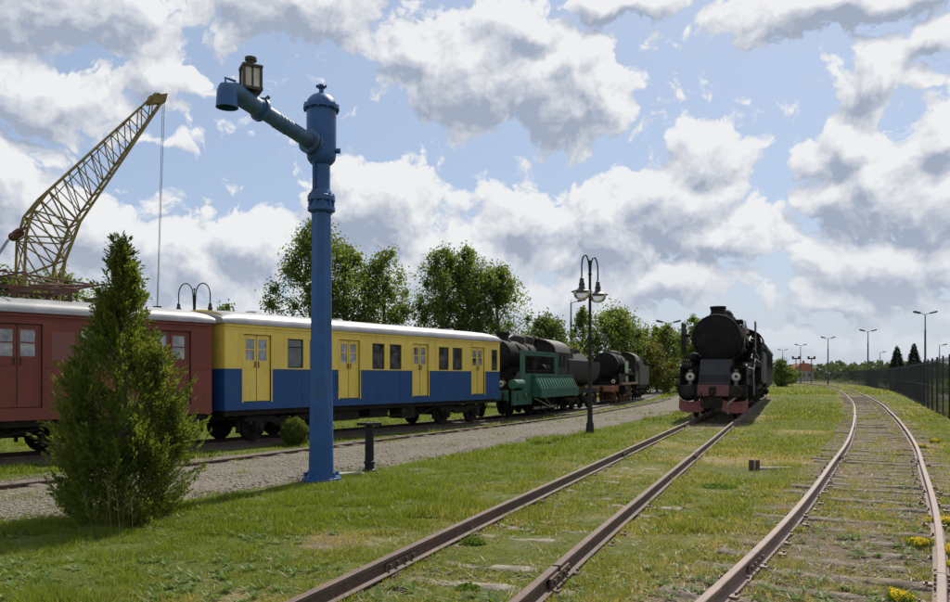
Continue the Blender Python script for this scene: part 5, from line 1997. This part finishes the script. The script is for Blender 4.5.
def thuja():
    r = np.random.default_rng(21)
    t = thing('conifer_shrub', 'dense bushy green thuja standing before the red carriage', 'shrub', (-4.40, 9.95, 0))
    zz = np.array([0, .2, .45, .9, 1.5, 1.9, 2.17, 2.47, 2.84, 3.18, 3.5, 3.62])
    rr = np.array([.46, .58, .65, .64, .58, .54, .45, .31, .20, .11, .03, .0])
    nt = 210                       # tufts, each a handful of branchlets
    zt = r.random(nt * 4) * 3.45
    keep = r.random(nt * 4) < (np.interp(zt, zz, rr) / .67 * .85 + .15)
    zt = zt[keep][:nt]
    at_ = r.random(len(zt)) * 2 * np.pi
    push = 1 + .20 * r.normal(size=len(zt))
    nb = 2200
    ti = r.integers(0, len(zt), nb)
    z = np.clip(zt[ti] + r.normal(size=nb) * .10, .03, 3.5)
    a = at_[ti] + r.normal(size=nb) * .10 / np.maximum(np.interp(z, zz, rr), .1)
    lump = (1 + .5 * (fbm(a * 1.7 + 20, z * 1.6, 1.0, 3) - .5) * 2) * np.clip(push[ti], .6, 1.28)
    rad = np.interp(z, zz, rr) * lump * r.uniform(.5, 1.02, nb) ** .6
    P0 = np.c_[rad * np.cos(a), rad * np.sin(a), z]
    # leader shoots that break the outline
    sh = [(0, 0, 3.15, 3.72, 60), (.16, -.05, 2.85, 3.32, 40), (-.14, .1, 2.7, 3.15, 36), (.50, -.1, 1.75, 2.25, 46), (-.45, -.2, 1.55, 2.05, 46), (.62, .1, .9, 1.5, 40)]
    ex = np.vstack([np.c_[r.normal(x_, .025, n_), r.normal(y_, .025, n_), r.uniform(a_, b_, n_)] for x_, y_, a_, b_, n_ in sh])
    P0 = np.vstack([P0, ex])
    a = np.r_[a, r.uniform(0, 6.283, len(ex))]
    nb = len(P0)
    P0[:, 2] *= .93
    # spray axis: outwards and up
    up = r.uniform(.5, 1.6, nb)
    D = np.c_[np.cos(a), np.sin(a), up] + r.normal(size=(nb, 3)) * .28
    D /= np.linalg.norm(D, axis=1)[:, None]
    Cs, As, Bs = [], [], []
    for k in range(34):
        f_ = r.random(nb)
        L = r.uniform(.06, .15, nb)
        side = np.cross(D, rand_dirs(nb, r))
        side /= np.linalg.norm(side, axis=1)[:, None] + 1e-9
        C = P0 + D * ((f_ - .35) * .30)[:, None] + side * (r.normal(size=nb) * .055 * (1.15 - f_))[:, None]
        dd = D + side * r.uniform(-.8, .8, nb)[:, None]
        dd /= np.linalg.norm(dd, axis=1)[:, None]
        ww = np.cross(dd, rand_dirs(nb, r))
        ww /= np.linalg.norm(ww, axis=1)[:, None] + 1e-9
        Cs.append(C)
        As.append(dd * (L * .28)[:, None])
        Bs.append(ww * r.uniform(.006, .012, nb)[:, None])
    C, A, B = np.vstack(Cs), np.vstack(As), np.vstack(Bs)
    ok = C[:, 2] > .02
    quads(C[ok], A[ok], B[ok], 'crown', M['thuja'], t)
    tr = MB()
    tr.tube([(0, 0, -.05), (.02, .01, 1.6), (0, 0, 3.3)], [.07, .045, .008], 8)
    for k in range(40):
        h = random.uniform(.15, 3.0)
        an = random.uniform(0, 6.28)
        q = np.interp(h + .4, zz, rr) * .8
        tr.tube([(0, 0, h), (q * .5 * math.cos(an), q * .5 * math.sin(an), h + .15), (q * math.cos(an), q * math.sin(an), h + .5)], [.018, .012, .004], 5)
    obj('trunk', tr, M['bark'], t)


thuja()


def ball_bush():
    r = np.random.default_rng(33)
    X, Y = -5.50, 24.3
    z0 = float(ground_z(X, Y))
    t = thing('clipped_bush', 'small round clipped bush on the verge under the yellow carriage', 'shrub', (X, Y, z0))
    n = 11000
    d = rand_dirs(n, r)
    rad = .43 * (r.random(n) ** .18) * (1 + .08 * np.sin(d[:, 0] * 9) * np.sin(d[:, 2] * 8))
    C = d * rad[:, None] * np.array((1, 1, .96)) + np.array((0, 0, .44))
    A = rand_dirs(n, r) * .028
    B = np.cross(A, rand_dirs(n, r)) * .5
    quads(C, A, B, 'crown', M['box'], t)
    tr = MB()
    tr.tube([(0, 0, -.05), (0, 0, .5)], [.035, .02], 8)
    for k in range(7):
        an = k * .9
        tr.tube([(0, 0, .12), (.2 * math.cos(an), .2 * math.sin(an), .5)], [.014, .006], 5)
    obj('trunk', tr, M['bark'], t)


ball_bush()


def far_wood():
    r = np.random.default_rng(44)
    n = 26000
    ang = r.uniform(-.75, .72, n)
    dist = r.uniform(480, 620, n)
    X, Y = np.sin(ang) * dist, np.cos(ang) * dist
    top = 5 + 6 * fbm(ang * 60, ang * 0, 2.0, 4) + 3 * vnoise(ang * 400, ang * 0, 1.5)
    Z = r.random(n) ** .8 * top
    C = np.c_[X, Y, Z]
    A = rand_dirs(n, r) * r.uniform(1.3, 2.6, n)[:, None]
    B = rand_dirs(n, r) * 1.4
    o = quads(C, A, B, 'forest', M['leaf_f'], None)
    tag(o, 'hazy far wood along the horizon', 'forest', kind='stuff')
    # rough dark scrub between the fence and the wood
    n = 16000
    t_ = r.random(n)
    Y = 60 + 330 * t_ ** 1.3
    X = np.interp(Y, [40, 100, 160, 205, 245, 400], [27, 56, 82, 100, 112, 150]) + r.random(n) ** .8 * (20 + Y * .55)
    Z = r.random(n) * (.25 + .9 * fbm(X, Y, 14))
    ok = fbm(X + 50, Y, 16) > .42
    C = np.c_[X, Y, Z][ok]
    n = len(C)
    A = rand_dirs(n, r) * .55
    B = rand_dirs(n, r) * .35
    o = quads(C, A, B, 'undergrowth', M['leaf_b'], None)
    tag(o, 'dark low scrub on the waste ground beyond the fence', 'scrub', kind='stuff')


far_wood()

hl = MB()
for k in range(81):
    a_ = -.85 + 1.7 * k / 80
    d_ = 760
    h_ = 8 + 7 * float(fbm(a_ * 22, 0, 3.0))
    hl.v += [(math.sin(a_) * (d_ - 90), math.cos(a_) * (d_ - 90), -.5), (math.sin(a_) * d_, math.cos(a_) * d_, h_), (math.sin(a_) * (d_ + 160), math.cos(a_) * (d_ + 160), -.5)]
for k in range(80):
    for q in range(2):
        hl.f.append((k * 3 + q, k * 3 + 3 + q, k * 3 + 4 + q, k * 3 + 1 + q))
M['hill'] = mat('wooded_hill', (.05, .07, .045), (.075, .10, .06), rough=.95, scale=.03, mottle=1.0, bump=.6, bscale=.15, spec=.1)
tag(obj('hills', hl, M['hill']), 'low wooded rise behind the far wood', 'hills', kind='structure')

# waste ground of the yard beyond the fence
yd = MB()
yd.add([(24, 30, .02), (60, 30, .02), (260, 330, .02), (112, 330, .02), (106, 245, .02), (96, 205, .02), (80, 161, .02), (62.5, 120, .02), (42, 75, .02)], [(0, 1, 2, 3, 4, 5, 6, 7, 8)])
M['yard'] = mat('yard_cinders', (.10, .095, .08), (.16, .145, .12), rough=.95, scale=.2, mottle=.9, dirt=(.07, .085, .04), dirt_amt=.6, dscale=.12)
tag(obj('yard_ground', yd, M['yard']), 'grey brown cinder yard beyond the dark fence', 'ground', kind='structure')

# house and two signals far off
hs = thing('small_house', 'tiny far house with orange tiled roof beyond the curve', 'house', (wx(801, 330), 330, 0))
b = MB()
b.box((0, 0, 2.2), (8, 6, 4.4))
obj('wall', b, M['plaster'], hs)
b = MB()
b.prism([(-4.6, 4.4), (4.6, 4.4), (1.6, 7.4), (-1.6, 7.4)], 'y', -3.5, 3.5)
rf = obj('roof', b, M['tile'], hs)
b = MB()
b.box((1.0, 0, 7.8), (.7, .7, 1.4))
obj('chimney', b, M['tile'], rf)
for x_ in (-2.2, 0, 2.2):
    b = MB()
    b.box((x_, -3.01, 2.6), (1.0, .05, 1.3))
    obj('window', b, M['glass'], hs)
for (px, lab) in ((796, 'railway signal mast left of the tiny orange roofed house'), (811.5, 'railway signal mast right of the tiny orange roofed house')):
    s_ = thing('signal_mast', lab, 'railway signal', (wx(px, 240), 240, 0), 0, 'railway signals far off')
    b = MB()
    b.cyl((0, 0, -.1), (0, 0, 7.6), .16, .13, 8)
    obj('mast', b, M['poledark'], s_)
    b = MB()
    b.box((0, 0, 7.3), (2.4, .12, .4))
    b.box((-.9, 0, 7.6), (.6, .2, .8))
    b.box((.9, 0, 7.6), (.6, .2, .8))
    obj('signal_arm', b, M['poledark'], s_)

# marker stump and lying slab in the grass
st = thing('marker_stump', 'little brown marker stump in the grass between the two tracks', 'marker post', (5.3, 15.2, 0))
b = MB()
b.box((-.05, 0, .08), (.07, .09, .26), .2)
b.box((.06, 0, .08), (.07, .09, .25), .2)
obj('stump', b, M['rust'], st, bevel=.012)
b = MB()
b.box((.0, -.005, .07), (.035, .06, .24), .2)
obj('core', b, M['concrete'], st)
b = MB()
b.box((5.72, 15.35, .02), (.75, .12, .06), .12)
tag(obj('concrete_slab', b, M['concrete'], bevel=.015), 'narrow bleached slab lying in the grass beside the marker stump', 'slab')

# ------------------------------------------------------------------ flowers and weeds
M['flower'] = leaf_mat('yellow_flowers', (.80, .58, .01), (.85, .66, .03), trans=.25)
M['weedleaf'] = leaf_mat('weed_leaves', (.10, .17, .02), (.15, .22, .03), trans=.35)
M['straw'] = leaf_mat('straw_stems', (.15, .16, .05), (.11, .13, .04), trans=.3)


def flower_proto():
    r = np.random.default_rng(61)
    t = thing('flower_clump', 'x', 'flowers', (0, 0, 0), 0, 'yellow flower clumps along the right track')
    n = 620
    a, q = r.random(n) * 6.283, np.sqrt(r.random(n))
    h = .05 + .07 * r.random(n) * (1 - .5 * q)
    C_r = 1 + .35 * np.sin(3 * a + 1) + .2 * np.sin(5 * a)
    C = np.c_[q * .12 * C_r * np.cos(a), q * .085 * C_r * np.sin(a), h]
    quads(C, rand_dirs(n, r) * .009, rand_dirs(n, r) * .007, 'flower_heads', M['flower'], t)
    n = 350
    a, q = r.random(n) * 6.283, np.sqrt(r.random(n))
    C = np.c_[q * .15 * np.cos(a), q * .11 * np.sin(a), r.random(n) * .09]
    quads(C, rand_dirs(n, r) * .02 + np.array((0, 0, .025)), rand_dirs(n, r) * .006, 'leaves', M['weedleaf'], t)
    return t


FL = [(920, 540, 1.0, 'yellow flower clump inside the right rail, larger of the pair by the rail'), (899, 592, .9, 'yellow flower clump between the rails nearest the bottom edge'),
      (944, 519, 1.25, 'yellow flower clump spreading outside the right rail'), (949, 547, 1.0, 'yellow flower clump at the right frame edge outside the rail'),
      (920, 445, 1.3, 'yellow flower clump beyond the outer rail where the track starts to bend'), (935, 440, 1.1, 'small pale yellow flowers on the grass between rail and fence'),
      (950, 560, .7, 'smallest yellow flowers by the rail at the right frame edge')]
proto = flower_proto()
for i, (px, py, s_, lab) in enumerate(FL):
    o = proto if i == 0 else copy_tree(proto)
    d_ = 800 * 1.70 / (py - 377)
    o.location = (wx(px, d_), d_, 0)
    o.scale = (s_, s_, s_ if s_ < 1.2 else 1.0)
    o.rotation_euler = (0, 0, i * 1.3)
    o['label'] = lab


def leafy_mound(label, X, Y, rx, ry, h, n, m, name='weed_clump'):
    r = np.random.default_rng(int(abs(X * 100)) + 5)
    a, q = r.random(n) * 6.283, np.sqrt(r.random(n))
    C = np.c_[q * rx * np.cos(a), q * ry * np.sin(a), r.random(n) * h * (1 - .7 * q)]
    A = rand_dirs(n, r) * .022
    A[:, 2] = np.abs(A[:, 2]) * .8
    B = rand_dirs(n, r) * .012
    o = quads(C, A, B, name, M[m], None)
    o.location = (X, Y, .0)
    tag(o, label, 'weeds', 'weed clumps in the grass')


leafy_mound('low bright green weed patch between the two tracks', wx(718, 12.9), 12.9, .30, .28, .07, 2600, 'weedleaf')
leafy_mound('small green weed tuft growing between the rails near the bottom edge', wx(468, 6.6), 6.7, .10, .08, .06, 500, 'weedleaf')
leafy_mound('bright green weed hugging the inside of the left rail', wx(473, 8.5), 8.5, .14, .12, .10, 700, 'weedleaf')


def tall_weeds():
    r = random.Random(4)
    t = thing('tall_weeds', 'straw coloured tall weeds at the foot of the thuja', 'weeds', (-3.95, 8.95, 0))
    for k in range(7):
        mb = MB()
        x_, y_ = r.uniform(-.5, .55), r.uniform(-.18, .2)
        h = r.uniform(.35, .85)
        lx, ly = r.uniform(-.12, .12), r.uniform(-.1, .1)
        mb.tube([(x_, y_, 0), (x_ + lx * .4, y_ + ly * .4, h * .5), (x_ + lx, y_ + ly, h)], [.004, .003, .002], 5)
        for q in range(9):
            zq = h * (.45 + .06 * q)
            an = r.uniform(0, 6.28)
            bx_, by_ = x_ + lx * (zq / h), y_ + ly * (zq / h)
            mb.tube([(bx_, by_, zq), (bx_ + .05 * math.cos(an), by_ + .05 * math.sin(an), zq + .04)], [.006, .003], 4)
        obj('stem', mb, M['straw'], t)


tall_weeds()

# ------------------------------------------------------------------ grass
M['grass'] = leaf_mat('grass_blades', (.10, .155, .014), (.195, .25, .03), (.135, .19, .02), trans=.5, dry_attr=True, dry=(.38, .315, .16), nscale=.7, spec=.2)


def grass():
    r = np.random.default_rng(77)
    Vs, Ds = [], []
    for (n, d0, d1, hh, ww) in ((330000, 4.2, 9, .075, .0040), (300000, 9, 17, .085, .0062), (170000, 17, 32, .09, .012), (120000, 32, 80, .11, .028), (90000, 80, 260, .16, .09)):
        u = r.random(n)
        Y = 1 / (1 / d0 + (1 / d1 - 1 / d0) * u)          # even cover on the view
        X = r.uniform(-.66, .66, n) * Y + r.uniform(-1.2, 1.2, n)
        off3 = dist_to(T3, X, Y)
        lo, hi = gravel_edges(Y)
        edge = (fbm(Y, X, 2.0) - .5) * .9
        a1, a2 = np.abs(dist_to(T1, X, Y)), np.abs(dist_to(T2, X, Y))
        on_gravel = (off3 > lo + edge) & (off3 < hi - .15 + edge)
        p = np.where(on_gravel, .03 + .5 * np.clip((fbm(X, Y, .9) - .5) * 6, 0, 1), 1.0)
        p = np.where(np.abs(dist_to(T4, X, Y) + .5) < 1.75, .02, p)
        p = p * (1 - .30 * dirtness(X, Y) - .45 * (dirtness(X, Y) > .3) * (fbm(X, Y, .55, 3) < .47))
        p = np.where((np.abs(a1 - .7525) < .075) | (np.abs(a2 - .7525) < .075), 0, p)
        tuft = np.clip((fbm(X + 7, Y, .30, 3) - .30) * 2.6, 0, 1)
        p = p * (.30 + .80 * tuft)
        p = np.where((Y > 31) & (Y < 68) & (a1 < 1.5), .05, p)
        p = np.where(dist_to(T2, X, Y) > np.interp(Y, [20, 50, 80], [6, 6, 8]), p * .6, p)
        k = r.random(n) < p
        X, Y = X[k], Y[k]
        m_ = len(X)
        Z = ground_z(X, Y) - .01
        dry = dryness(X, Y)
        tall = 1 + 1.1 * np.clip((fbm(X - 40, Y, .8, 3) - .55) * 4, 0, 1)
        near_rail = np.exp(-((np.abs(dist_to(T1, X, Y)) - .7525) / .16) ** 2)
        tf = tuft[k]
        H = hh * r.uniform(.35, 1.0, m_) * (.55 + .75 * tf) * tall * (1 - .35 * dry) * (1 + .3 * near_rail) * np.where(np.abs(dist_to(T1, X, Y)) < .65, .72, 1)
        a = r.random(m_) * 6.283
        w = ww * r.uniform(.7, 1.3, m_)
        lean = H * r.uniform(.15, 1.0, m_)
        b = r.random(m_) * 6.283
        base = np.c_[X, Y, Z]
        side = np.c_[np.cos(a), np.sin(a), 0 * a] * w[:, None]
        tip = base + np.c_[np.cos(b) * lean, np.sin(b) * lean, H]
        Vs.append(np.stack([base - side, base + side, tip], 1).reshape(-1, 3))
        Ds.append(np.repeat(dry, 3))
    V = np.vstack(Vs)
    F = np.arange(len(V)).reshape(-1, 3)
    o = np_obj('grass', V, F, M['grass'], attrs={'dry': np.concatenate(Ds)})
    tag(o, 'short green and straw coloured grass of the lawn', 'grass', kind='stuff')


grass()



def pebbles(name, label, T, edges, n, d0, d1, ca, cb, zoff, size, seed, thr=.40):
    r = np.random.default_rng(seed)
    Y = 1 / (1 / d0 + (1 / d1 - 1 / d0) * r.random(n))
    lo, hi = edges(Y)
    off = lo + (hi - lo) * r.random(n)
    i = np.clip(np.searchsorted(T[:, 1], Y), 1, len(T) - 1)
    d = T[i] - T[i - 1]
    d /= np.linalg.norm(d, axis=1)[:, None]
    q = np.abs(r.random(n) - .5) * 1.2 * np.sign(r.random(n) - .5)
    X = T[i, 0] + d[:, 1] * off + d[:, 0] * q
    Y = T[i, 1] - d[:, 0] * off + d[:, 1] * q
    ok = (np.abs(np.abs(off) - .7525) > .09) & (fbm(X, Y, 1.1) > thr) & (np.abs(X) < Y * .7 + 2)
    X, Y = X[ok], Y[ok]
    n = len(X)
    s_ = size * (.35 + r.random(n) ** 2.5)
    base = np.array([(1, 0, 0), (.3, .95, 0), (-.8, .6, 0), (-.8, -.6, 0), (.3, -.95, 0), (.1, .1, .55), (0, 0, -.5)])
    tri = np.array([(0, 1, 5), (1, 2, 5), (2, 3, 5), (3, 4, 5), (4, 0, 5), (1, 0, 6), (2, 1, 6), (3, 2, 6), (4, 3, 6), (0, 4, 6)])
    V = base[None] * s_[:, None, None] * r.uniform(.7, 1.3, (n, 7, 3))
    a = r.random(n) * 6.283
    V = np.stack([V[..., 0] * np.cos(a)[:, None] - V[..., 1] * np.sin(a)[:, None], V[..., 0] * np.sin(a)[:, None] + V[..., 1] * np.cos(a)[:, None], V[..., 2]], -1)
    V += np.stack([X, Y, ground_z(X, Y) + zoff], 1)[:, None]
    F = (tri[None] + (np.arange(n) * 7)[:, None, None]).reshape(-1, 3)
    m = leaf_mat(name + '_stone', ca, cb, trans=0.0)
    tag(np_obj(name, V.reshape(-1, 3), F, m), label, 'gravel', kind='stuff')


pebbles('gravel', 'loose pebbles lying on the grey gravel strip', T3, gravel_edges, 26000, 9, 34, (.14, .115, .09), (.34, .29, .235), .036, .026, 90)
pebbles('rubble', 'brown clods and stones between the sleepers of the right track', T2, lambda y: (np.full_like(y, -1.5), np.full_like(y, 1.5)), 17000, 4.5, 26, (.05, .038, .028), (.15, .115, .085), .0, .015, 91, .46)
pebbles('pebbles', 'small stones under the grass grown straight track', T1, lambda y: (np.full_like(y, -1.3), np.full_like(y, 1.3)), 7000, 5, 32, (.07, .055, .042), (.20, .165, .13), .0, .014, 92, .52)

def lawn_weeds():
    r = np.random.default_rng(120)
    n = 2600
    Y = 1 / (1 / 4.6 + (1 / 16 - 1 / 4.6) * r.random(n))
    X = r.uniform(-.66, .66, n) * Y
    off3 = dist_to(T3, X, Y)
    ok = (off3 > gravel_edges(Y)[1]) & (np.abs(np.abs(dist_to(T1, X, Y)) - .7525) > .14) & (np.abs(np.abs(dist_to(T2, X, Y)) - .7525) > .14) & (fbm(X - 11, Y, 1.2) > .47)
    X, Y = X[ok], Y[ok]
    n = len(X)
    Cs, As, Bs = [], [], []
    for k in range(9):
        a = k * .698 + r.uniform(-.3, .3, n) + X * 7
        L = r.uniform(.022, .05, n)
        el = r.uniform(.15, .7, n)
        dd = np.c_[np.cos(a) * np.cos(el), np.sin(a) * np.cos(el), np.sin(el)]
        Cs.append(np.c_[X, Y, ground_z(X, Y) + .012] + dd * L[:, None])
        As.append(dd * L[:, None])
        Bs.append(np.c_[-np.sin(a), np.cos(a), 0 * a] * (L * r.uniform(.22, .36, n))[:, None])
    o = quads(np.vstack(Cs), np.vstack(As), np.vstack(Bs), 'weeds', leaf_mat('rosette_leaves', (.075, .135, .02), (.14, .21, .035), trans=.4), None)
    tag(o, 'small leafy weeds dotted through the lawn', 'weeds', kind='stuff')
    n = 9000
    Y = 1 / (1 / 4.6 + (1 / 22 - 1 / 4.6) * r.random(n))
    X = r.uniform(-.66, .66, n) * Y
    ok = (dist_to(T3, X, Y) > gravel_edges(Y)[1]) & (r.random(n) < .25 + dryness(X, Y)) & (np.abs(np.abs(dist_to(T1, X, Y)) - .7525) > .1) & (np.abs(np.abs(dist_to(T2, X, Y)) - .7525) > .1)
    X, Y = X[ok], Y[ok]
    n = len(X)
    a = r.uniform(0, 6.283, n)
    dd = np.c_[np.cos(a), np.sin(a), r.normal(size=n) * .18]
    o = quads(np.c_[X, Y, ground_z(X, Y) + r.uniform(.012, .045, n)], dd * r.uniform(.03, .09, n)[:, None], np.c_[-np.sin(a), np.cos(a), 0 * a] * (.0022 + .0003 * Y)[:, None], 'straw', leaf_mat('dead_straw', (.36, .30, .18), (.22, .17, .10), trans=.15), None)
    tag(o, 'dead straw lying loose in the grass', 'straw', kind='stuff')


lawn_weeds()

# ------------------------------------------------------------------ render defaults
scene.render.engine = 'CYCLES'
scene.cycles.max_bounces = 6
scene.cycles.transparent_max_bounces = 12
scene.render.resolution_x = 1024
scene.render.resolution_y = 649
